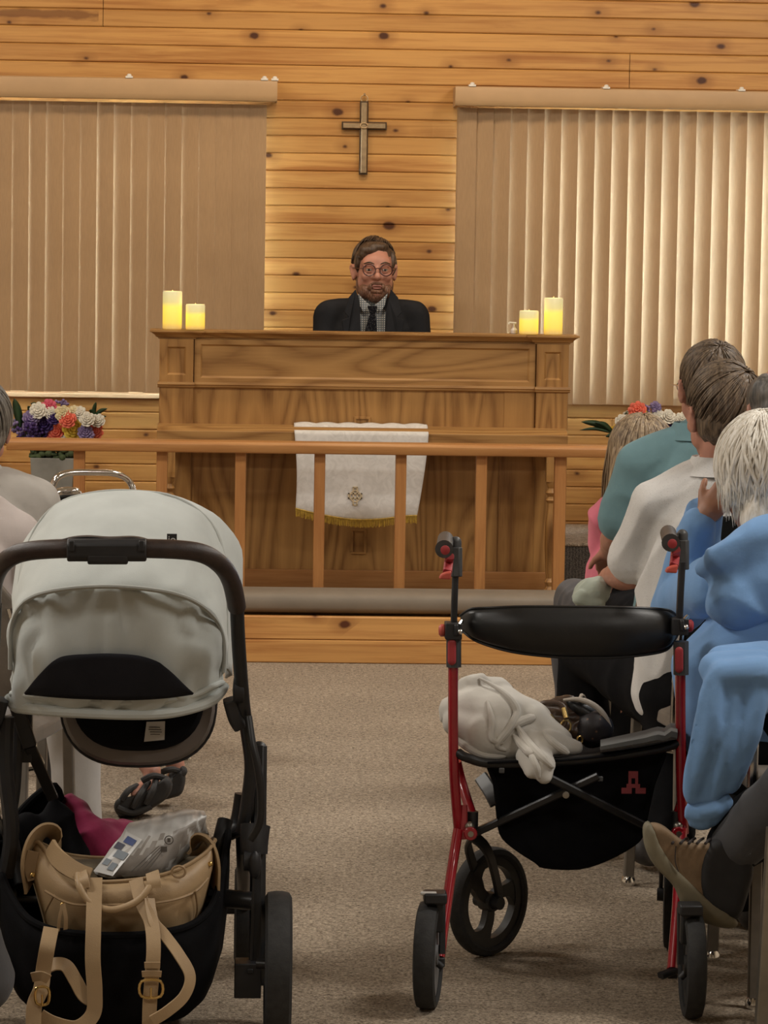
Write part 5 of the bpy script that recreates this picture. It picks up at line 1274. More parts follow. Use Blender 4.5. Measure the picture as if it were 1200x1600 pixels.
def seated(name, label, hx, hy, yaw, ztop, headc=None, skin_m=None, hyaw=None, hpitch=0, htilt=0, k=1.0, lean=.04, joints=None, seatz=.50, wide=1.0, root=None, floor=0.0, sleeves='short', shirt_m=None, pants_m=None, shoe_m=None, wr=(.010, 9), pants=True, vox=.007, curl=.5, bulk=1.0, feet=True, hair=None, nose=True, palm=None, neck=True, collar=False, bare_shin=False, headk=1.0, skipshoe=False, trap=False):
    f = Vector((math.sin(yaw), math.cos(yaw), 0)); r = Vector((math.cos(yaw), -math.sin(yaw), 0)); up = Vector((0, 0, 1))
    hz = floor + seatz; H0 = Vector((hx, hy, hz)); T = (ztop - hz)             # sitting height above the hip joint
    L = lambda a, b, c: H0 + r*a*k + f*b*k + up*c
    sh_z = T - .300*k
    J = dict(neck=L(0, lean*1.1, sh_z + .045*k), head=L(0, lean*1.3 + .015, T - .118*k), shR=L(.175*wide, lean, sh_z), shL=L(-.175*wide, lean, sh_z),
             elR=L(.23*wide, lean + .05, sh_z - .27*k), elL=L(-.23*wide, lean + .05, sh_z - .27*k), wrR=L(.12, lean + .27, sh_z - .36*k), wrL=L(-.12, lean + .27, sh_z - .36*k),
             hipR=L(.09, .02, 0), hipL=L(-.09, .02, 0), knR=L(.13, .43, .02), knL=L(-.13, .43, .02))
    for s_, X in ((1, 'R'), (-1, 'L')):
        kn = J['kn'+X]; J['an'+X] = Vector((kn.x, kn.y, floor + .09)) + f*.02*k; J['to'+X] = J['an'+X] + f*.15*k - up*.055
    if headc is not None: J['head'] = Vector(headc)
    if joints:
        J.update({a: Vector(b) for a, b in joints.items()})
        for X in 'RL':
            if 'an'+X in joints and 'to'+X not in joints: J['to'+X] = J['an'+X] + f*.15*k - up*.055
    e = root or empty(name, (hx, hy, floor), label, 'person')
    e['_o'] = tuple(e.location)
    Hh = Hd(J['head'], yaw if hyaw is None else hyaw, hpitch, htilt, k*headk)
    chest = (J['shR'] + J['shL'])/2; pel = (J['hipR'] + J['hipL'])/2
    def torso(bm, g, top=True):
        rr = (J['shR'] - J['shL']).normalized(); w_ = (J['shR'] - J['shL']).length/2; ax_ = (chest - pel)
        fw = up.cross(rr).normalized(); fw = fw if fw.dot(f) > 0 else -fw
        ya = math.atan2(rr.y, rr.x)
        rows = []
        for t, a, b in ((-.16, .13, .10), (-.08, .165, .125), (.0, .175, .130), (.25, .160*bulk, .125*bulk), (.5, .165*bulk, .125*bulk), (.75, w_/k*.98, .122), (.90, w_/k*.92, .108), (1.0, w_/k*.72, .085), (1.07, w_/k*.42, .066)):
            c = pel + ax_*t if t <= 1 else chest + (J['neck'] - chest)*((t-1)/.12)
            rows.append(ell(c, a*k + g, b*k + g, ya, 28, 0, 2.4))
        loft(bm, rows)
    # body
    bm = B(); torso(bm, -.022); head(bm, Hh, nose)
    if neck: cone(bm, J['neck'] - up*.05*k, .056*k, Hh.p(0, -.022, -.06), .053*k)
    for X, sd in (('R', 1), ('L', -1)):
        limb(bm, [J['sh'+X] - up*.02, J['sh'+X].lerp(J['el'+X], .5), J['el'+X]], [.034*k, .040*k, .038*k]); limb(bm, [J['el'+X], J['el'+X].lerp(J['wr'+X], .4), J['wr'+X]], [.038*k, .039*k, .024*k])
        d = (J['wr'+X] - J['el'+X]).normalized(); pn = Vector(palm[X]) if palm and X in palm else Vector((0, 0, -1)) - r*sd*.4
        hd = (d + f*.25 - up*.05).normalized() if not (palm and 'd'+X in palm) else Vector(palm['d'+X])
        hand(bm, J['wr'+X], hd, pn, .92*k, curl, -sd)
        limb(bm, [J['hip'+X], J['kn'+X]], [.076*k, .052*k]); limb(bm, [J['kn'+X], J['kn'+X].lerp(J['an'+X], .35) - f*.012, J['an'+X]], [.052*k, .050*k, .034*k])
        cone(bm, J['an'+X] - up*.03*k, .030*k, J['an'+X].lerp(J['to'+X], .75) + up*.004, .018*k)
    body = link('body', fuse(bm, vox, 3, None, .4), skin_m, e)
    # clothes
    bm = B(); torso(bm, .010)
    for X in 'RL':
        a, b, c = J['sh'+X], J['el'+X], J['wr'+X]
        limb(bm, [a - up*.012*k, a.lerp(b, .5), (b if sleeves == 'long' else a.lerp(b, .80))], [.064*k, .060*k, .056*k if sleeves == 'long' else .062*k])
        if sleeves == 'long': limb(bm, [b, b.lerp(c, .5), b.lerp(c, .93)], [.055*k, .050*k, .037*k])
        cone(bm, a - up*.01, .064*k, J['neck'] - up*.03*k, .060*k)
        if trap: cone(bm, a.lerp(J['neck'], .35) - up*.010, .050*k, J['neck'] - up*.012*k + f*.0, .060*k)
    sh = link('shirt' if sleeves == 'short' else 'jacket', fuse(bm, max(vox, .0065), 5, (wr[0], wr[1], (1, 1, .7), hx*3 + hy)), shirt_m, e)
    if collar:
        bm = B(); n_ = J['neck'] + up*.012; ya = math.atan2(r.y, r.x)
        loft(bm, [ell(n_ - up*.042, .088*k, .080*k, ya, 24), ell(n_ - up*.02, .072*k, .068*k, ya, 24), ell(n_ + up*.002 - f*.004, .062*k, .062*k, ya, 24), ell(n_ - f*.004, .057*k, .057*k, ya, 24), ell(n_ - up*.03, .066*k, .062*k, ya, 24)], cap=False)
        obj('collar', bm, shirt_m, e)
    if pants:
        bm = B(); ya = math.atan2(r.y, r.x)
        loft(bm, [ell(pel + up*d_, a*k, b*k, ya, 24, 0, 2.4) for d_, a, b in ((-.10, .15, .12), (0, .185, .145), (.07, .175, .135))])
        for X in 'RL':
            limb(bm, [J['hip'+X] - up*.005, J['hip'+X].lerp(J['kn'+X], .5), J['kn'+X]], [.098*k, .086*k, .068*k])
            limb(bm, [J['kn'+X], J['kn'+X].lerp(J['an'+X], .5), J['kn'+X].lerp(J['an'+X], .96 if not bare_shin else .3)], [.068*k, .062*k, .058*k])
        link('trousers', fuse(bm, .010, 5, (.010, 8, (1, 1, .6), hx*5)), pants_m, e)
    if feet and skipshoe is not True:
        for X in ('RL' if not skipshoe else 'R'):
            a, t = J['an'+X], J['to'+X]; d = (t - a); d.z = 0; d.normalize(); bm = B()
            zf = min(a.z - .055*k, t.z)
            rt = Matrix.Rotation(-math.atan2(d.x, d.y), 3, 'Z'); mid = Vector((a.x, a.y, zf)) + d*.065*k
            ball(bm, mid + d*.065*k + up*.012, (.046*k, .080*k, .036*k), rt); ball(bm, mid - d*.06*k + up*.02, (.038*k, .058*k, .045*k), rt); cone(bm, mid - d*.05*k + up*.03, .038*k, mid + d*.04*k + up*.02, .036*k)
            cbx = B(); me = fuse(bm, .006, 4); cbx.free()
            for v in me.vertices: v.co.z = max(v.co.z, floor + .004) if floor + .004 > v.co.z else v.co.z
            link('shoe', me, shoe_m or M_dkshoe, e)
    return e, J, Hh
def strands(bm, H, n, th_max, r0=.003, rad=(.082, .103, .100), off=(0, -.012, .028), crown=(.0, -.6, .8), hang=0, seed=1, spread=1.0, phis=(0, 2*math.pi), wob=.25, lift=.004, steps=7, taper=.35):
    """locks of hair that flow from the crown over the skull and may hang on below it"""
    rnd = random.Random(seed); cr = Vector(crown).normalized(); a1 = cr.orthogonal().normalized(); a2 = cr.cross(a1)
    for i in range(n):
        ph = phis[0] + (phis[1]-phis[0])*(i + rnd.random())/n; d = a1*math.cos(ph) + a2*math.sin(ph)
        tm = th_max(d, rnd) if callable(th_max) else th_max*(.8 + .3*rnd.random()); t0 = .05 + .5*rnd.random()*tm; pts = []; lf = lift*rnd.random()
        tw = wob*(rnd.random()-.5)
        for j in range(steps+1):
            th = t0 + (tm-t0)*j/steps; dd = (a1*math.cos(ph + tw*j/steps) + a2*math.sin(ph + tw*j/steps)); q = cr*math.cos(th) + dd*math.sin(th)
            pts.append(H.p(off[0] + q.x*(rad[0]+lf), off[1] + q.y*(rad[1]+lf), off[2] + q.z*(rad[2]+lf)))
        if hang:
            h = hang(d, rnd) if callable(hang) else hang*(.8 + .4*rnd.random())
            if h > 0:
                dirn = (pts[-1] - pts[-2]).normalized()
                for j in range(1, 4): 
                    dirn = (dirn*.6 + Vector((0, 0, -1))*.6 + Vector((rnd.uniform(-.1, .1), rnd.uniform(-.1, .1), 0))).normalized(); pts.append(pts[-1] + dirn*h/3)
        r_ = r0*(.7 + .6*rnd.random()); tube(bm, pts, [r_*.5, r_, r_*.9, r_*taper], 5, 2)
def cap(bm, H, g=.008, low=-.02, front=.075, back=-.08):
    """hair cap: skull a little larger, cut away in front of the face"""
    k = H.k
    ball(bm, H.p(0, -.020, .036), ((.074+g)*k, (.088+g)*k, (.084+g)*k), H.M); ball(bm, H.p(0, -.040, -.005), ((.070+g)*k, (.062+g)*k, (.060+g)*k), H.M)
def haircap(e, H, m, g=.008, wr=(.006, 26), strandn=160, thm=1.9, extra=None, r0=.003, hang=0, vox=.005, seed=1, crown=(0, -.5, .85), phis=(0, 2*math.pi), label=None, rad=None, **kw):
    bm = B(); cap(bm, H, g)
    if extra: extra(bm)
    me = fuse(bm, vox, 4, (wr[0], wr[1], (1, 1, .35), seed*1.3)); h = link('hair', me, m, e)
    bm = B(); gg = g - .003
    strands(bm, H, strandn, thm, r0, rad or (.074+gg+.003, .089+gg+.003, .086+gg+.003), (0, -.020, .036), crown, hang, seed, phis=phis, **kw)
    l = obj('locks', bm, m, h, smooth=True)
    return h

# ---- chairs
def chair(label, x, y, yaw, back_m=None, seat_m=None, ztop=.86, wdt=.46, group='stacking chairs of the congregation', parts=True, metal=None):
    f = Vector((math.sin(yaw), math.cos(yaw), 0)); r = Vector((math.cos(yaw), -math.sin(yaw), 0)); up = Vector((0, 0, 1)); e = empty('chair', (x, y, 0), label, 'chair', group)
    L = lambda a, b, c: Vector((x, y, 0)) + r*a + f*b + up*c; metal = metal or M_chairmetal
    for sx in (-1, 1):
        for sy, t in ((1, .02), (-1, -.045)):
            bm = B(); bar(bm, L(sx*(wdt/2-.015), sy*.19, .425), L(sx*(wdt/2-.008), sy*.19 + t, .012), .024, .018, up=f, c=.3); lg = obj('leg', bm, metal, e)
            bm = B(); lathe(bm, [(.017, 0), (.018, .012), (.013, .022)], L(sx*(wdt/2-.008), sy*.19 + t, .0005), (0, 0, 1), 14); obj('foot_cap', bm, M_steel, lg)
        bm = B(); tube(bm, [L(sx*(wdt/2-.006), -.18, .44), L(sx*(wdt/2-.004), -.21, .6), L(sx*(wdt/2-.03), -.245, ztop-.06)], .011, 10, 5); obj('back_post', bm, M_steel if parts else metal, e)
        bm = B(); tube(bm, [L(sx*(wdt/2-.012), -.2, .43), L(sx*(wdt/2+.012), -.2, .425), L(sx*(wdt/2+.022), -.17, .40), L(sx*(wdt/2+.012), -.16, .385), L(sx*(wdt/2-.012), -.17, .38)], .005, 8, 4); obj('link_bracket', bm, M_steel, e)
    bm = B(); rows = []
    for t, a in ((-.21, .9), (-.19, 1), (.17, 1), (.215, .93), (.22, .85)):
        w_ = wdt/2*a - .01; rows.append([L(-w_, t, .425), L(-w_, t, .455), L(-w_*.9, t, .468), L(w_*.9, t, .468), L(w_, t, .455), L(w_, t, .425), L(w_*.8, t, .415), L(-w_*.8, t, .415)])
    loft(bm, rows); obj('seat', bm, seat_m or M_chairfab, e, bevel=.006)
    bm = B(); w_ = wdt/2 - .015; z0 = .54; prof = []
    pts = [(-w_, z0+.03), (-w_+.02, z0), (w_-.02, z0), (w_, z0+.03), (w_, ztop-.06), (w_-.04, ztop-.01), (0, ztop), (-w_+.04, ztop-.01), (-w_, ztop-.06)]
    yb = lambda a, z: -.215 - .05*(z-.5) + .10*(1 - (a/w_)**2)*-.25
    loft(bm, [[L(a*s_, yb(a, z) + d, z0 + (z-z0)*s2 + (1-s2)*.15) for a, z in pts] for d, s_, s2 in ((-.022, .94, .97), (-.014, 1, 1), (.010, 1, 1), (.018, .94, .97))])
    obj('backrest', bm, back_m or M_chairfab, e, bevel=.004)
    return e

# ---- the preacher behind the altar
pc_ = at(585, 424, 13.42)
M_suit = fabric('charcoal_suit', (0.020, 0.021, 0.024), .15, 1200, .2); M_tie = fabric('black_speckled_tie', (0.006, 0.006, 0.008), .1, 900, .2, .7, (260, .25, (0.12, 0.12, 0.13)))
s = NT('checked_shirt'); c = s.coord(); ck = s.n('ShaderNodeTexBrick'); ck.offset = 0; ck.inputs['Scale'].default_value = 60; ck.inputs['Mortar Size'].default_value = .12; ck.inputs['Brick Width'].default_value = .5; ck.inputs['Row Height'].default_value = .5
ck.inputs['Color1'].default_value = (.5, .5, .47, 1); ck.inputs['Color2'].default_value = (.48, .48, .46, 1); ck.inputs['Mortar'].default_value = (.12, .14, .16, 1); mp = s.coord(rot=(R(90), 0, 0)); s.l(mp, ck.inputs['Vector']); s.l(ck.outputs[0], s.p.inputs['Base Color']); s.p.inputs['Roughness'].default_value = .8; M_check = s.m
ztp = at(585, 373, 13.42).z; hxp = pc_.x
Yp = 13.42
e, J, H = seated('person', 'bearded man in glasses, dark suit and tie seated behind the altar', hxp - .01, Yp, math.pi + R(0), ztp, headc=pc_ + Vector((0, 0, -.0)), skin_m=M_skin1, hyaw=math.pi - R(4), hpitch=R(2), k=1.0, lean=.05,
    trap=True, joints={'shR': at(516, 490, Yp), 'shL': at(646, 492, Yp), 'elR': at(509, 600, Yp-.05), 'elL': at(654, 600, Yp-.05), 'neck': at(582, 474, Yp+.02), 'knR': Vector((hxp-.15, Yp-.17, .62)), 'knL': Vector((hxp+.13, Yp-.17, .62)), 'anR': Vector((hxp-.15, Yp-.17, .26)), 'anL': Vector((hxp+.13, Yp-.17, .26)), 'toR': Vector((hxp-.15, Yp-.30, .205)), 'toL': Vector((hxp+.13, Yp-.30, .205)), 'wrR': Vector((hxp-.10, Yp-.25, .78)), 'wrL': Vector((hxp+.08, Yp-.25, .78))}, floor=.17, seatz=.46, sleeves='long', shirt_m=M_suit, pants_m=M_suit, vox=.0055, wr=(.004, 8), bulk=1.05)
# flip the defaults that face the congregation: nothing more to do, the frame is turned
hd = H
bm = B(); nb = at(582, 478, Yp-.06)
rows = [ell(J['neck'] + Vector((0, -.005, z)), a, b, 0, 24) for z, a, b in ((-.11, .085, .080), (-.05, .075, .070), (.0, .068, .064), (.018, .064, .060))]
loft(bm, rows); 
ch = [at(558, 478, Yp-.10), at(606, 478, Yp-.10), at(601, 525, Yp-.145), at(562, 525, Yp-.145)]
loft(bm, [[at(572, 478, Yp-.09), at(594, 478, Yp-.09), at(594, 478, Yp-.02), at(572, 478, Yp-.02)], [at(556, 494, Yp-.118), at(610, 494, Yp-.118), at(610, 494, Yp-.03), at(556, 494, Yp-.03)], [at(556, 545, Yp-.150), at(610, 545, Yp-.150), at(610, 545, Yp-.05), at(556, 545, Yp-.05)]])
obj('shirt', bm, M_check, e)
for s_, pts in ((1, [(559, 458), (562, 478), (568, 488), (580, 478), (570, 470)]), (-1, [(606, 458), (601, 478), (595, 487), (584, 478), (594, 470)])):
    bm = B(); prism(bm, [at(x, y, Yp - .118 - .012*(y-462)/30) for x, y in pts], (0, .006, 0)); obj('collar', bm, M_check, e, smooth=False, bevel=.002)
bm = B(); prism(bm, [at(x, y, Yp-.150) for x, y in ((574, 478), (590, 478), (587, 490), (578, 490))], (0, .02, 0)); prism(bm, [at(x, y, Yp-.155 - .01*(y > 500)) for x, y in ((578, 490), (587, 490), (590, 525), (590, 545), (567, 545), (568, 525))], (0, .012, 0)); obj('tie', bm, M_tie, e, smooth=False, bevel=.003)
for s_, pts in ((1, [(556, 452), (561, 470), (563, 490), (564, 545), (540, 545), (534, 500), (545, 496), (538, 488), (545, 465)]), (-1, [(611, 452), (607, 470), (603, 490), (600, 545), (624, 545), (632, 500), (621, 496), (628, 488), (622, 465)])):
    bm = B(); prism(bm, [at(x, y, Yp - .125 - .045*min(1, (y-452)/60)) for x, y in pts], (0, .018, 0)); obj('lapel', bm, M_suit, e, smooth=False, bevel=.003)
haircap(e, H, M_hpast, g=.005, strandn=300, thm=lambda d, rn: (1.02 + .22*rn.random() if d.x > -.2 else .85 + .15*rn.random()) if d.y > .2 else 1.85, seed=3, crown=(-.35, -.5, .85), wr=(.004, 30), lift=.008,
        extra=lambda b_: [ball(b_, H.p(x, y, z), (rx, ry, rz), H.M) for x, y, z, rx, ry, rz in ((0, .030, .092, .052, .040, .020), (.030, .052, .080, .034, .026, .018), (.050, .046, .064, .018, .024, .020), (-.068, .012, .040, .010, .026, .038), (.068, .016, .040, .010, .03, .038))])
# beard, brows, eyes, glasses, mouth
M_beard = hairmat('short_red_brown_beard', (0.10, 0.045, 0.025), (0.26, 0.13, 0.08), 90); M_eyew = mat('eye_white', (0.42, 0.38, 0.34), .25); M_iris = mat('dark_iris', (0.03, 0.025, 0.02), .2); M_lip = mat('lips', (0.27, 0.105, 0.085), .5)
bm = B()
for x, y, z, rx, ry, rz in ((0, .060, -.090, .038, .036, .030), (-.038, .044, -.074, .026, .040, .032), (.038, .044, -.074, .026, .040, .032), (-.058, .012, -.052, .014, .026, .036), (.058, .012, -.052, .014, .026, .036), (0, .094, -.047, .024, .012, .0055), (-.024, .088, -.060, .008, .012, .014), (.024, .088, -.060, .008, .012, .014), (0, .092, -.078, .022, .016, .010)):
    ball(bm, H.p(x, y, z), (rx, ry, rz), H.M, u=14, v=10)
link('beard', fuse(bm, .003, 2, (.0015, 120)), M_beard, e)
for s_ in (-1, 1):
    bm = B(); ball(bm, H.p(.031*s_, .0865, .004), (.0105, .0075, .0055), H.M); ey = obj('eye', bm, M_eyew, e)
    bm = B(); ball(bm, H.p(.031*s_, .0925, .0045), (.0048, .0028, .0048), H.M); obj('iris', bm, M_iris, ey)
    bm = B(); ball(bm, H.p(.031*s_, .0875, .0105), (.0125, .0085, .0042), H.M); ball(bm, H.p(.031*s_, .0865, -.004), (.012, .0075, .0032), H.M); link('eyelid', fuse(bm, .0015, 2), M_skin1, ey)
    bm = B(); tube(bm, [H.p(.012*s_, .100, .026), H.p(.030*s_, .101, .032), H.p(.050*s_, .086, .027)], [.002, .0038, .002], 8, 4); obj('eyebrow', bm, M_hpast, e)
bm = B(); tube(bm, [H.p(-.019, .097, -.059), H.p(0, .1035, -.056), H.p(.019, .097, -.059)], [.002, .004, .002], 8, 5); tube(bm, [H.p(-.016, .098, -.064), H.p(0, .1035, -.066), H.p(.016, .098, -.064)], [.002, .0045, .002], 8, 5); obj('lips', bm, M_lip, e)
M_gl = mat('dark_red_brown_spectacle_frame', (0.05, 0.012, 0.012), .3)
bm = B()
for s_ in (-1, 1):
    tube(bm, [H.p(.032*s_ + .0235*math.cos(a), .116 - .010*abs(.3 + s_*math.cos(a))*.4, .003 + .0215*math.sin(a)) for a in [i*math.pi/8 for i in range(16)]], .0022, 8, 2, closed=True)
    rod(bm, H.p(.055*s_, .112, .008), H.p(.082*s_, .0, .012), .0018, 8)
tube(bm, [H.p(-.009, .116, .007), H.p(0, .119, .010), H.p(.009, .116, .007)], .002, 8, 4); obj('glasses', bm, M_gl, e)

# ---- right side of the aisle
M_teal = fabric('teal_cloth', (0.16, 0.28, 0.31), .08); M_wht = fabric('white_textured_shirt', (0.68, 0.67, 0.65), .05, 900, .4, .9, (190, .14, (0.44, 0.43, 0.41)))
M_blue = fabric('light_blue_sweatshirt', (0.20, 0.37, 0.66), .07, 700, .3); M_pink = fabric('pink_cloth', (0.72, 0.20, 0.27), .12); M_bk = fabric('black_trousers', (0.010, 0.010, 0.011), .25); M_grytr = fabric('grey_trousers', (0.075, 0.075, 0.08), .15); M_knit = fabric('grey_white_knit', (0.50, 0.47, 0.43), .10, 300, .6); M_pinkwht = fabric('pale_pinkish_white_shirt', (0.60, 0.53, 0.50), .04); M_creamtr = fabric('off_white_trousers', (0.50, 0.48, 0.46), .06); M_mint = fabric('pale_mint_cap', (0.42, 0.47, 0.40), .08, 500, .5); M_plaid = fabric('dark_plaid', (0.03, 0.03, 0.035), .3)

def bt(px, py, Y): return at(px, py, Y)
# R3, the man in the white shirt
Y3 = 8.1; h3 = at(1128, 653, Y3)
e, J, H = seated('person', 'brown-haired man in a textured white short-sleeved shirt, seen from behind', h3.x - .005, Y3, R(-8), at(1128, 578, Y3).z, headc=h3, skin_m=M_skin1, hyaw=R(-16), hpitch=R(-2), headk=.97, lean=.0, k=1.0,
    joints={'neck': at(1122, 722, Y3+.0), 'shL': at(1022, 778, Y3+.02), 'shR': at(1240, 778, Y3-.02), 'elL': at(985, 896, Y3+.10), 'wrL': at(955, 900, Y3+.34), 'hipL': at(1050, 1085, Y3+.02), 'hipR': at(1170, 1085, Y3), 'knL': at(912, 960, Y3+.42) + Vector((0, 0, -.07)), 'knR': at(1040, 1000, Y3+.45),
            'anL': Vector((at(915, 1200, Y3+.45).x, Y3+.45, .09)), 'anR': Vector((at(1042, 1200, Y3+.3).x, Y3+.20, .09)), 'toL': Vector((at(905, 1200, Y3+.6).x, Y3+.60, .035)), 'toR': Vector((at(1018, 1200, Y3+.3).x, Y3+.32, .035))},
    shirt_m=M_wht, pants_m=M_bk, sleeves='short', wr=(.013, 7), collar=True, bulk=1.08, vox=.006)
haircap(e, H, M_hbrown, g=.010, strandn=420, thm=2.0, seed=5, crown=(.35, -.55, .75), wr=(.006, 24), r0=.0034, lift=.007)
chair('black padded chair holding the man in the white shirt', h3.x + .07, Y3 - .05, R(-8), M_chairblk, M_chairfab, .93)
# his cap on the knee
bm = B(); c = at(925, 926, 8.40); ball(bm, c, (.050, .055, .036), Matrix.Rotation(R(-28), 3, 'Y')); cone(bm, at(908, 935, 8.36), .020, at(935, 945, 8.36), .016); o = link('cap', fuse(bm, .004, 3, (.005, 18, (1, 1, 1), 2.)), M_mint); tag(o, 'pale mint knitted cap resting on the white-shirted man’s knee'.replace('’s', ''), 'cap'); o['label'] = 'pale mint knitted cap resting on a black-trousered knee beside the aisle'
# R2, teal shirt
Y2 = 8.95; h2 = at(1110, 610, Y2)
e, J, H = seated('person', 'man in a teal shirt and glasses, mostly hidden behind the white-shirted man', h2.x, Y2, R(-6), at(1108, 539, Y2).z, headc=h2, skin_m=M_skin1, hyaw=R(-9), lean=.02,
    joints={'neck': at(1090, 668, Y2), 'shL': at(998, 722, Y2), 'shR': at(1195, 722, Y2), 'elL': at(966, 832, Y2+.03), 'wrL': at(952, 860, Y2+.26)}, shirt_m=M_teal, pants_m=M_bk, sleeves='short', wr=(.010, 7), collar=True, vox=.008)
haircap(e, H, M_hbrown, g=.006, strandn=240, thm=2.0, seed=6, crown=(0, -.5, .8), wr=(.004, 24), hang=0, phis=(0, 2*math.pi))
bm = B(); 
for s_ in (-1, 1):
    rod(bm, H.p(.076*s_, .10, .010), H.p(.088*s_, -.02, .012), .002, 8)
    tube(bm, [H.p(.034*s_ + .022*math.cos(a), .112, .004 + .018*math.sin(a)) for a in [i*math.pi/5 for i in range(10)]], .0018, 6, 2, closed=True)
obj('glasses', bm, M_steel, e)
chair('black padded chair under the man in teal', h2.x, Y2 - .04, R(-6), M_chairblk, M_chairfab, .84)
# R1, the girl
Y1 = 9.6; h1 = at(1000, 722, Y1)
e, J, H = seated('person', 'girl with long dark-blond hair and a pink top by the aisle', h1.x, Y1, R(-5), at(1000, 657, Y1).z, headc=h1, skin_m=M_skin3, k=.86, headk=1.12, lean=.02, seatz=.47, joints={'shL': at(950, 802, Y1+.0), 'elL': at(950, 862, Y1+.04), 'wrL': at(966, 890, Y1+.2)}, shirt_m=M_pink, pants_m=M_grytr, sleeves='short', wr=(.009, 14), vox=.007)
def longh(b_):
    for sx in (-1, 1): 
        limb(b_, [H.p(.045*sx, -.06, .03), H.p(.060*sx, -.075, -.08), H.p(.070*sx, -.085, -.17), H.p(.078*sx, -.085, -.25)], [.045, .042, .034, .02])
    limb(b_, [H.p(0, -.08, .02), H.p(0, -.10, -.12), H.p(0, -.10, -.27)], [.05, .055, .03])
haircap(e, H, M_hblond, g=.013, strandn=380, thm=1.75, seed=8, crown=(0, -.1, 1), wr=(.007, 22), r0=.0038, hang=.24, extra=longh, wob=.15, lift=.008)
chair('black padded chair under the girl in pink', h1.x + .10, Y1 - .03, R(-5), M_chairblk, M_chairfab, .70)
# R4, right edge
Y4 = 7.78; h4 = at(1226, 652, Y4)
e, J, H = seated('person', 'balding man with dark grey hair cut off by the right edge of the photo', h4.x + .16, Y4 - .02, R(-4), at(1222, 575, Y4).z, headc=h4, skin_m=M_skin1, hyaw=R(-4), hpitch=R(-8), joints={'neck': at(1262, 738, Y4), 'shL': at(1232, 812, Y4), 'shR': at(1468, 812, Y4)}, shirt_m=M_plaid, pants_m=M_bk, vox=.009)
bm = B(); ball(bm, H.p(0, -.020, .008), (.083, .092, .066), H.M); ball(bm, H.p(0, -.030, -.03), (.078, .074, .05), H.M)
ball(bm, H.p(-.045, -.01, .045), (.042, .075, .050), H.M); ball(bm, H.p(.045, -.01, .045), (.042, .075, .050), H.M)
me = fuse(bm, .005, 3, (.005, 34, (1, 1, .4), 4.)); hh = link('hair', me, M_hdark, e)
# R5, white-haired lady in the blue sweatshirt
Y5 = 7.32; h5 = at(1190, 752, Y5)
e, J, H = seated('person', 'white-haired person in a light blue sweatshirt leaning cheek on hand beside the rollator', at(1205, 900, 7.3).x, 7.30, R(-12), at(1172, 668, Y5).z, headc=h5, skin_m=M_skin2, hyaw=R(-22), hpitch=R(-10), k=.97, lean=.10,
    joints={'neck': at(1192, 836, Y5-.02), 'shL': at(1122, 905, Y5-.06), 'shR': at(1290, 905, Y5-.08), 'elL': at(1058, 948, 7.56), 'wrL': at(1096, 812, 7.42), 'elR': at(1320, 1060, Y5+.05), 'hipL': at(1140, 1160, 7.27), 'hipR': at(1255, 1160, 7.27), 'knL': Vector((at(1165, 1190, 7.62).x, 7.66, .50)), 'knR': Vector((at(1300, 1190, 7.6).x, 7.66, .50)),
            'anL': Vector((at(1190, 1190, 7.6).x, 7.64, .09)), 'anR': Vector((at(1320, 1190, 7.6).x, 7.64, .09))}, seatz=.50, sleeves='long', shirt_m=M_blue, pants_m=M_bk, wr=(.014, 6.5), bulk=1.18, vox=.006, curl=.35,
    palm={'L': (.45, .85, 0), 'dL': (.62, .02, .72)})
def fluff(b_):
    for x, y, z, r_ in ((0, -.05, -.05, .075), (-.03, -.055, -.085, .058), (.03, -.055, -.085, .058), (0, -.03, .07, .075), (-.05, -.02, -.01, .05), (.05, -.02, -.01, .05)): ball(b_, H.p(x, y, z), r_)
haircap(e, H, M_hwhite, g=.012, strandn=900, thm=2.1, seed=9, crown=(-.15, -.25, .95), wr=(.014, 13), r0=.0034, hang=lambda d, rn: .02 + .045*rn.random() if d.y < .5 else .005, extra=fluff, wob=1.3, lift=.016, rad=(.090, .108, .104), vox=.006, taper=.1)
# cuff, hood roll and the long hem of the sweatshirt
bm = B(); w0, w1 = at(1096, 822, 7.47), at(1101, 798, 7.44)
tube(bm, [w0.lerp(J['elL'], .12), w0, w1], [.050, .044, .040], 20, 3); obj('cuff', bm, M_blue, e)
bm = B(); tube(bm, [at(1098, 895, 7.20), at(1130, 872, 7.14), at(1170, 850, 7.14), at(1215, 838, 7.14), at(1270, 850, 7.16), at(1310, 880, 7.2)], [.02, .034, .042, .045, .042, .03], 18, 6); cone(bm, at(1190, 868, 7.16), .07, at(1200, 900, 7.17), .09)
cone(bm, at(1150, 880, 7.16), .05, at(1160, 930, 7.17), .08)
link('hood', fuse(bm, .007, 8, (.010, 8, (1, 1, 1), 5.)), M_blue, e)
OUTL = [(1112, 1042), (1090, 1100), (1075, 1160), (1068, 1215), (1070, 1246), (1080, 1260), (1108, 1256), (1132, 1238), (1156, 1205), (1172, 1165), (1188, 1110), (1205, 1050), (1160, 1030)]
bm = B(); loft(bm, [spline([at(1132 + (x-1132)*f_, 1150 + (y-1150)*f_, Y_) for x, y in OUTL], 3, closed=True) for Y_, f_ in ((6.925, .80), (6.90, .95), (6.915, 1.0), (6.95, .98), (6.965, .9))])
for a_, b_ in (((1120, 1062), (1082, 1235)), ((1150, 1085), (1112, 1245)), ((1190, 1060), (1140, 1225))): limb(bm, [at(*a_, 6.915), at((a_[0]+b_[0])/2 + 6, (a_[1]+b_[1])/2, 6.91), at(*b_, 6.92)], [.020, .026, .020])
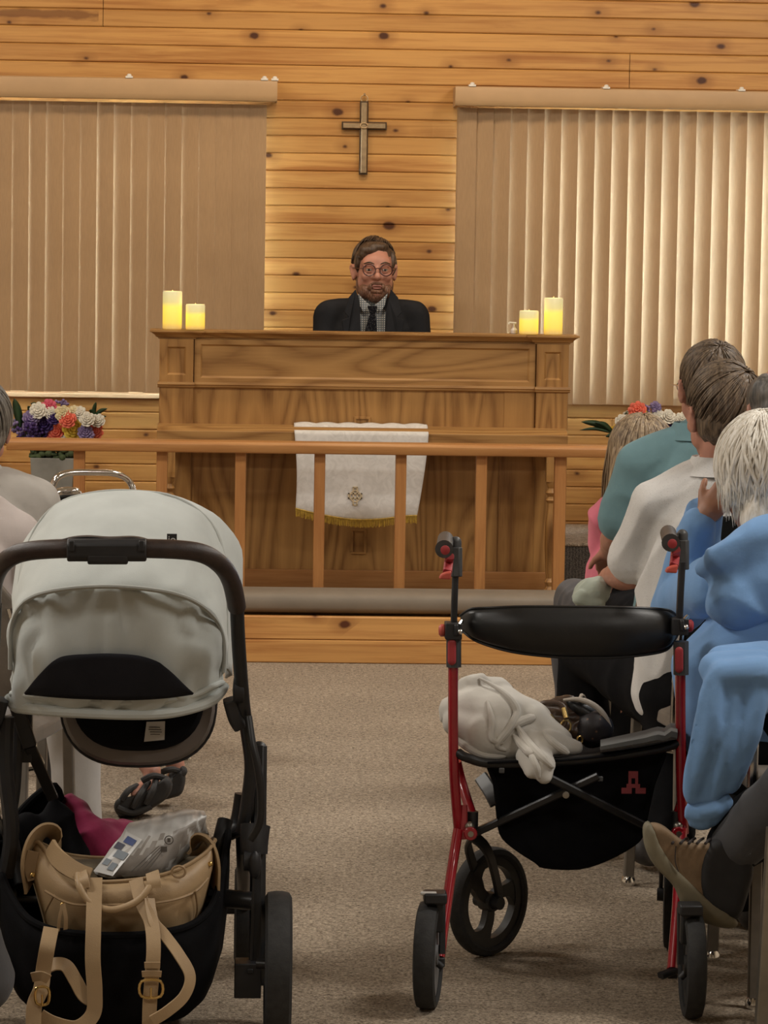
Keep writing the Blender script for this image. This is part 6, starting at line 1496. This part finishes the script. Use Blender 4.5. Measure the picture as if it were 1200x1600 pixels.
cone(bm, at(1132, 1054, 6.925), .034, at(1190, 1052, 6.925), .038); cone(bm, at(1135, 1080, 6.945), .045, at(1175, 1090, 6.945), .045); cone(bm, at(1130, 1110, 6.93), .03, at(1160, 1120, 6.93), .03); cone(bm, at(1120, 1045, 6.96), .035, at(1190, 1050, 6.98), .045); cone(bm, at(1130, 1040, 7.02), .04, at(1200, 1040, 7.05), .05)
link('hem', fuse(bm, .006, 7, (.006, 8, (1.4, 1, .5), 9.)), M_blue, e)
bm = B(); tube(bm, [at(1073, 1264, 6.93), at(1095, 1269, 6.92), at(1118, 1262, 6.92), at(1140, 1246, 6.93)], [.018, .024, .024, .016], 14, 4); tube(bm, [at(1077, 1280, 6.93), at(1096, 1284, 6.925), at(1114, 1276, 6.925), at(1130, 1262, 6.93)], [.012, .018, .018, .012], 14, 4); link('hem_band', fuse(bm, .005, 3, (.002, 40, (1, 1, .2), 9.)), M_blue, e)
chair('black padded chair beside the rollator, under the white-haired person', at(1312, 1200, 7.22).x, 7.20, R(-3), M_chairblk, M_chairfab, .735)
# R6, only the crossed leg comes into the picture
M_boot = fabric('black_sock', (0.008, 0.008, 0.009), .3); Y6 = 6.38
M_sneak = mat('tan_suede', (0.23, 0.155, 0.09), .8, var=.15, scale=40, bump=.1); M_sneakb = mat('black_neoprene', (0.018, 0.018, 0.02), .7, var=.2); M_sole = mat('olive_beige_rubber', (0.20, 0.175, 0.115), .7, var=.12, scale=30); M_lace = mat('dark_lace', (0.03, 0.022, 0.02), .8)
x6 = at(1440, 1100, Y6).x
anL = at(1148, 1322, 6.93); 
e, J, H = seated('person', 'person in grey trousers with legs crossed, reaching in from the right edge', x6, Y6, R(-25), 1.22, skin_m=M_skin2, lean=0.0, shirt_m=M_plaid, pants_m=M_grytr,
    joints={'wrL': Vector((x6 + .05, 6.68, .62)), 'elL': Vector((x6 - .17, 6.50, .78)), 'knL': at(1290, 1185, 6.82), 'anL': anL, 'toL': at(1060, 1322, 6.98), 'knR': Vector((x6 - .02, 6.80, .50)), 'anR': Vector((x6 - .02, 6.84, .09)), 'toR': Vector((x6 - .06, 6.98, .035)), 'toL': at(1100, 1365, 6.93)}, skipshoe='L', vox=.007)
haircap(e, H, M_hgrey, g=.010, strandn=120, seed=21)
bm = B(); limb(bm, [at(1192, 1283, 6.95), at(1165, 1306, 6.935), at(1140, 1330, 6.93)], [.072, .066, .052]); link('sock', fuse(bm, .006, 4, (.006, 16)), M_boot, e)
def outline_solid(name, pts, Yc, hw, m, parent, vox=.005, sm=3, rr=.0, wr=None):
    """a shoe part: its side outline given real width across (rounded)"""
    bm = B(); cx = sum(p[0] for p in pts)/len(pts); cy = sum(p[1] for p in pts)/len(pts)
    loft(bm, [spline([at(cx + (x-cx)*f_, cy + (y-cy)*f_, Yc + d*hw) for x, y in pts], 3, closed=True) for d, f_ in ((-1, .80), (-.85, .94), (-.5, 1), (.5, 1), (.85, .94), (1, .8))])
    return link(name, fuse(bm, vox, sm, wr), m, parent)
sh = outline_solid('sneaker', [(1008, 1298), (1016, 1285), (1034, 1288), (1052, 1302), (1070, 1314), (1096, 1318), (1120, 1318), (1150, 1345), (1160, 1380), (1150, 1425), (1120, 1432), (1085, 1410), (1050, 1372), (1020, 1335)], 6.93, .046, M_sneak, e)
outline_solid('heel_part', [(1100, 1330), (1120, 1308), (1150, 1320), (1178, 1350), (1168, 1400), (1152, 1436), (1120, 1432), (1098, 1408), (1092, 1368)], 6.928, .051, M_sneakb, sh)
outline_solid('sole', [(1004, 1300), (1006, 1286), (1016, 1284), (1026, 1312), (1050, 1350), (1078, 1378), (1110, 1408), (1150, 1436), (1148, 1450), (1120, 1448), (1082, 1434), (1064, 1412), (1052, 1384), (1022, 1352), (1008, 1325)], 6.93, .053, M_sole, sh, rr=1)
bm = B()
for i in range(5): x = 1050 + i*13; tube(bm, [at(x, 1318, 6.875), at(x+5, 1313, 6.90), at(x+10, 1310, 6.93)], .0028, 8, 3)
obj('laces', bm, M_lace, sh)
bm = B(); tube(bm, [at(1056, 1322, 6.880), at(1055, 1345, 6.877), at(1060, 1362, 6.877)], .0012, 6, 3); obj('seam', bm, M_lace, sh)
chair('taupe chair at the lower right edge with brushed steel legs', at(1416, 1300, 6.6).x, 6.50, R(-12), M_chairblk, M_chairfab, .70, metal=M_brush)
# chair legs seen close by at the right
# ---- left side
YLA = 8.6; hA = at(-36, 672, YLA)
e, J, H = seated('person', 'grey-haired person in an off-white knit top at the left edge', hA.x, YLA, R(10), at(-36, 612, YLA).z, headc=hA, skin_m=M_skin1, hyaw=R(4), k=.95, lean=.03, joints={'neck': at(-36, 735, YLA), 'shL': at(-140, 782, YLA), 'shR': at(58, 782, YLA), 'elR': at(84, 880, YLA+.03)}, shirt_m=M_knit, pants_m=M_grytr, sleeves='long', wr=(.010, 8), collar=True, vox=.007)
haircap(e, H, M_hgrey, g=.012, strandn=420, thm=2.1, seed=12, crown=(0, -.3, .9), wr=(.008, 22), r0=.003, lift=.007, hang=.01)
chair('taupe chair under the grey-haired person at the left edge', hA.x, YLA - .03, R(10), M_chairfab, M_chairfab, .80)
YLB = 7.75; hB = at(-115, 680, YLB)
e, J, H = seated('person', 'person in a pale pinkish shirt and off-white trousers beside the stroller', hB.x, YLB, R(12), hB.z + .12, headc=hB, skin_m=M_skin3, lean=.02, joints={'neck': at(-110, 750, YLB), 'shL': at(-215, 832, YLB-.02), 'shR': at(22, 832, YLB), 'elR': at(52, 985, YLB+.03), 'knR': Vector((at(112, 1150, 8.25).x, 8.22, .50)), 'anR': Vector((at(125, 1290, 8.3).x, 8.26, .09)), 'toR': Vector((at(135, 1290, 8.4).x, 8.40, .035))}, shirt_m=M_pinkwht, pants_m=M_creamtr, sleeves='long', wr=(.012, 6), vox=.007, bulk=1.1)
haircap(e, H, M_hbrown, g=.010, strandn=120, seed=13)
chair('taupe padded chair behind the stroller at the left, under the pale-shirted person', hB.x + .06, YLB - .02, R(12), M_chairfab, M_chairfab, .80)
# person with sandals whose feet reach past the stroller
M_sand = mat('dark_grey_sandal', (0.03, 0.028, 0.027), .7, var=.2, scale=30); YS3 = 9.75; xS = at(40, 900, YS3).x
e, J, H = seated('person', 'person hidden by the stroller whose sandalled feet stretch into the aisle', xS - .16, YS3, R(35), 1.0, skin_m=M_skin1, k=.72, lean=.0, seatz=.44, headk=1.15, shirt_m=M_grytr, pants_m=M_plaid, vox=.008, skipshoe=True, bare_shin=True,
    joints={'knR': at(205, 1075, 9.35), 'knL': at(175, 1080, 9.45), 'anR': at(276, 1196, 9.28), 'toR': at(262, 1230, 9.22), 'anL': at(238, 1206, 9.15), 'toL': at(200, 1256, 9.05)})
haircap(e, H, M_hbrown, g=.010, strandn=120, seed=22)
def sandal(pts, Yc, hw, straps, toe):
    sh = outline_solid('sandal', pts, Yc, hw, M_sand, e, .004, 2)
    bm = B()
    for a in straps: tube(bm, [at(x, y, Yy) for x, y, Yy in a], .0085, 8, 5)
    obj('sandal_strap', bm, M_sand, sh)
sandal([(178, 1262), (184, 1248), (205, 1244), (228, 1236), (248, 1222), (262, 1214), (270, 1226), (262, 1246), (240, 1262), (216, 1275), (188, 1276)], 9.10, .045, [[(190, 1250, 9.055), (200, 1236, 9.06), (214, 1228, 9.10)], [(208, 1262, 9.05), (220, 1240, 9.05), (232, 1222, 9.1)], [(228, 1256, 9.05), (240, 1232, 9.05), (244, 1214, 9.1)], [(222, 1220, 9.07), (240, 1212, 9.07), (262, 1218, 9.10)], [(184, 1262, 9.052), (208, 1270, 9.048), (236, 1260, 9.05)]], None)
sandal([(230, 1236), (250, 1226), (270, 1212), (286, 1202), (290, 1218), (284, 1240), (268, 1247), (246, 1250)], 9.26, .04, [[(256, 1238, 9.215), (264, 1222, 9.215), (270, 1208, 9.25)], [(250, 1208, 9.23), (268, 1202, 9.22), (286, 1208, 9.25)], [(282, 1214, 9.23), (288, 1205, 9.23), (285, 1201, 9.24)]], None)
# empty chair turned towards the altar
chair('empty chrome-framed chair standing between the front left rows, below the flower planter', at(143, 770, 9.9).x - .03, 10.05, R(52), M_chairfab, M_chairfab, .66, metal=M_steel)
ch_ = [o for o in bpy.data.objects if o.name.startswith('chair')][-1]
bm = B(); tube(bm, [at(82, 800, 9.85), at(80, 772, 9.85), at(88, 748, 9.85), at(108, 739, 9.87), at(145, 738, 9.90), at(180, 740, 9.93), at(200, 750, 9.96), at(208, 768, 9.96), at(210, 800, 9.96)], .0095, 12, 6); obj('top_rail', bm, M_steel, ch_)
bm = B(); tube(bm, [at(78, 800, 9.75), at(84, 775, 9.75), at(95, 768, 9.76), at(112, 767, 9.76), at(122, 771, 9.77), at(126, 800, 9.78)], .011, 12, 6); obj('arm_rail', bm, M_steel, ch_)
bm = B(); cone(bm, at(92, 778, 9.80), .012, at(118, 778, 9.80), .012); obj('arm_pad', bm, M_blkpad, ch_)
# person off the left edge: grey trouser leg
xL = at(-450, 1300, 5.95).x
e, J, H = seated('person', 'person off the left edge, only a dark grey trouser leg in view', xL, 5.95, R(4), 1.25, skin_m=M_skin2, shirt_m=M_plaid, pants_m=M_grytr, joints={'knR': Vector((at(-95, 1230, 6.34).x, 6.34, .45)), 'anR': Vector((at(-24, 1500, 6.38).x, 6.38, .16)), 'toR': Vector((at(-36, 1500, 6.5).x, 6.51, .035))}, vox=.010)
haircap(e, H, M_hgrey, g=.010, strandn=120, seed=23)
chair('taupe chair beyond the left edge of the photo', xL, 5.93, R(4), M_chairfab, M_chairfab, .82)
# ------------------------------------------------------------------ flower arrangements
M_zinc = mat('weathered_zinc', (0.27, 0.275, 0.255), .6, .3, var=.25, scale=10, bump=.1)
M_leaf = mat('dark_green_leaf', (0.018, 0.05, 0.018), .5, var=.3, scale=30); M_moss = mat('green_filler', (0.05, 0.075, 0.03), .8, var=.4, scale=60)
FC = {'yellow': (0.78, 0.58, 0.08), 'coral': (0.75, 0.16, 0.10), 'white': (0.72, 0.70, 0.62), 'purple': (0.045, 0.02, 0.13), 'lilac': (0.22, 0.17, 0.34), 'pink': (0.60, 0.10, 0.16), 'cream': (0.74, 0.66, 0.42)}
FM = {k: mat(k + '_petals', v, .6, var=.15, scale=60) for k, v in FC.items()}
def bloom(c, r, kind, parent, rn):
    bm = B(); d = Vector((rn.uniform(-.3, .3), -1, rn.uniform(.1, .6))).normalized(); q = Vector((0, 0, 1)).rotation_difference(d)
    if kind in ('lilac', 'purple') and rn.random() < .6:
        for i in range(34):
            v = Vector((rn.gauss(0, 1), rn.gauss(0, 1), rn.gauss(0, 1))).normalized()*r*rn.uniform(.55, 1); ball(bm, c + v, r*.20, u=8, v=6)
    else:
        for ring, (n, rr, lift, sz) in enumerate(((9, 1.0, .05, .42), (8, .75, .25, .36), (6, .48, .42, .30), (4, .22, .52, .24))):
            for i in range(n):
                a = 2*math.pi*(i + .5*ring)/n + rn.uniform(-.15, .15); l = Vector((math.cos(a)*rr*r*.72, math.sin(a)*rr*r*.72, lift*r)); 
                rt = (q.to_matrix() @ Matrix.Rotation(a, 3, 'Z') @ Matrix.Rotation(-.5 - .25*ring, 3, 'Y')); ball(bm, c + q @ l, (sz*r, sz*r*.9, r*.10), rt, u=10, v=6)
        ball(bm, c, r*.5, u=10, v=8)
    obj('flower', bm, FM[kind], parent, smooth=True)
def leaf(parent, a, b, w_, bend=.02):
    bm = B(); a, b = Vector(a), Vector(b); m_ = a.lerp(b, .5) + Vector((0, 0, bend)); P_ = spline([a, m_, b], 6); n = len(P_); rows = []
    d = (b - a).normalized(); s_ = d.cross(Vector((0, 1, 0))).normalized()
    for i, p in enumerate(P_):
        t = i/(n-1); h = w_*math.sin(math.pi*min(1, t*1.02+.03))**.8/2 + .0006; rows.append([p - s_*h, p + Vector((0, -.004, 0)), p + s_*h, p + Vector((0, .002, 0))])
    loft(bm, rows); obj('leaf', bm, M_leaf, parent, smooth=True)
def arrangement(label, flowers, leaves, planter, group, Y, seed):
    rn = random.Random(seed); x0, x1, y0, y1 = planter; a, b = at(x0, y0, Y), at(x1, y1, Y); cx_ = (a.x+b.x)/2; hw = (b.x-a.x)/2; zt = a.z; zb = zst + .001
    e = empty('flower_arrangement', (cx_, Y, zb), label, 'flowers', group)
    bm = B(); d = hw
    def ringat(z, k): return [Vector((cx_ - hw*k, Y - d*k, z)), Vector((cx_ + hw*k, Y - d*k, z)), Vector((cx_ + hw*k, Y + d*k, z)), Vector((cx_ - hw*k, Y + d*k, z))]
    V = loft(bm, [ringat(zb, .80), ringat(zt, 1.0), ringat(zt, .95), ringat(zb+.02, .76)]); obj('planter', bm, M_zinc, e, smooth=False, bevel=.004)
    bm = B()
    for i in range(90): ball(bm, Vector((cx_ + rn.uniform(-.95, .95)*hw, Y + rn.uniform(-.95, .3)*d, zt + rn.uniform(0, .05))), (rn.uniform(.008, .02), .012, rn.uniform(.006, .014)), u=8, v=6)
    for i in range(60): ball(bm, Vector((cx_ + rn.uniform(-1.3, 1.3)*hw*1.3, Y + rn.uniform(.35, .9)*d, zt + rn.uniform(.04, .14))), (rn.uniform(.015, .03), .02, rn.uniform(.01, .02)), u=8, v=6)
    tag(obj('filler_greenery', bm, M_moss, e, smooth=True), kind='stuff')
    for px, py, r_, kd in flowers: bloom(at(px, py, Y - .02 + rn.uniform(-.04, .04)), r_/400, kd, e, rn)
    for (ax_, ay_, bx_, by_, w_) in leaves: leaf(e, at(ax_, ay_, Y), at(bx_, by_, Y - .02), w_/400, .01)
YF = 13.55
FL = [(28, 668, 14, 'lilac'), (48, 655, 13, 'lilac'), (42, 672, 15, 'purple'), (60, 642, 13, 'white'), (70, 662, 15, 'purple'), (85, 652, 12, 'purple'), (64, 678, 12, 'purple'), (88, 678, 15, 'coral'), (113, 671, 16, 'yellow'), (106, 656, 13, 'coral'), (76, 636, 12, 'pink'), (95, 634, 12, 'lilac'), (98, 646, 12, 'cream'), (124, 646, 11, 'white'), (136, 656, 12, 'white'), (133, 676, 12, 'lilac'), (148, 674, 13, 'coral'), (153, 658, 11, 'white'), (116, 644, 10, 'cream'), (52, 680, 11, 'lilac'), (80, 646, 10, 'white'), (36, 690, 12, 'purple'), (100, 690, 14, 'white'), (140, 688, 11, 'lilac')]
LV = [(32, 668, 22, 622, 13), (145, 655, 150, 628, 6), (145, 655, 168, 638, 6), (150, 655, 140, 640, 8), (154, 662, 166, 650, 5), (48, 650, 44, 634, 6), (58, 640, 48, 630, 6)]
arrangement('bright mixed flowers in a grey planter behind the rail, left of the altar', FL, LV, (49, 117, 713, 800), 'flower arrangements either side of the altar', YF, 3)
FR = [(996, 642, 14, 'coral'), (984, 655, 12, 'coral'), (1014, 640, 11, 'lilac'), (1024, 636, 9, 'lilac'), (972, 660, 12, 'white'), (982, 652, 10, 'white'), (1008, 652, 10, 'yellow'), (1028, 652, 12, 'white'), (1044, 652, 12, 'white'), (1052, 662, 12, 'yellow'), (1044, 664, 10, 'purple'), (962, 674, 9, 'yellow'), (974, 676, 12, 'purple'), (966, 686, 9, 'lilac'), (988, 668, 11, 'coral'), (1066, 655, 11, 'white'), (1070, 672, 11, 'purple'), (1012, 668, 12, 'white'), (1035, 672, 12, 'pink'), (1058, 680, 11, 'cream'), (1000, 682, 12, 'purple')]
LR = [(958, 674, 908, 659, 10), (958, 676, 930, 660, 9), (956, 676, 906, 672, 5), (964, 686, 946, 682, 8), (985, 650, 974, 650, 6)]
arrangement('bright mixed flowers right of the altar, half hidden behind the girl', FR, LR, (985, 1053, 725, 800), 'flower arrangements either side of the altar', YF, 5)
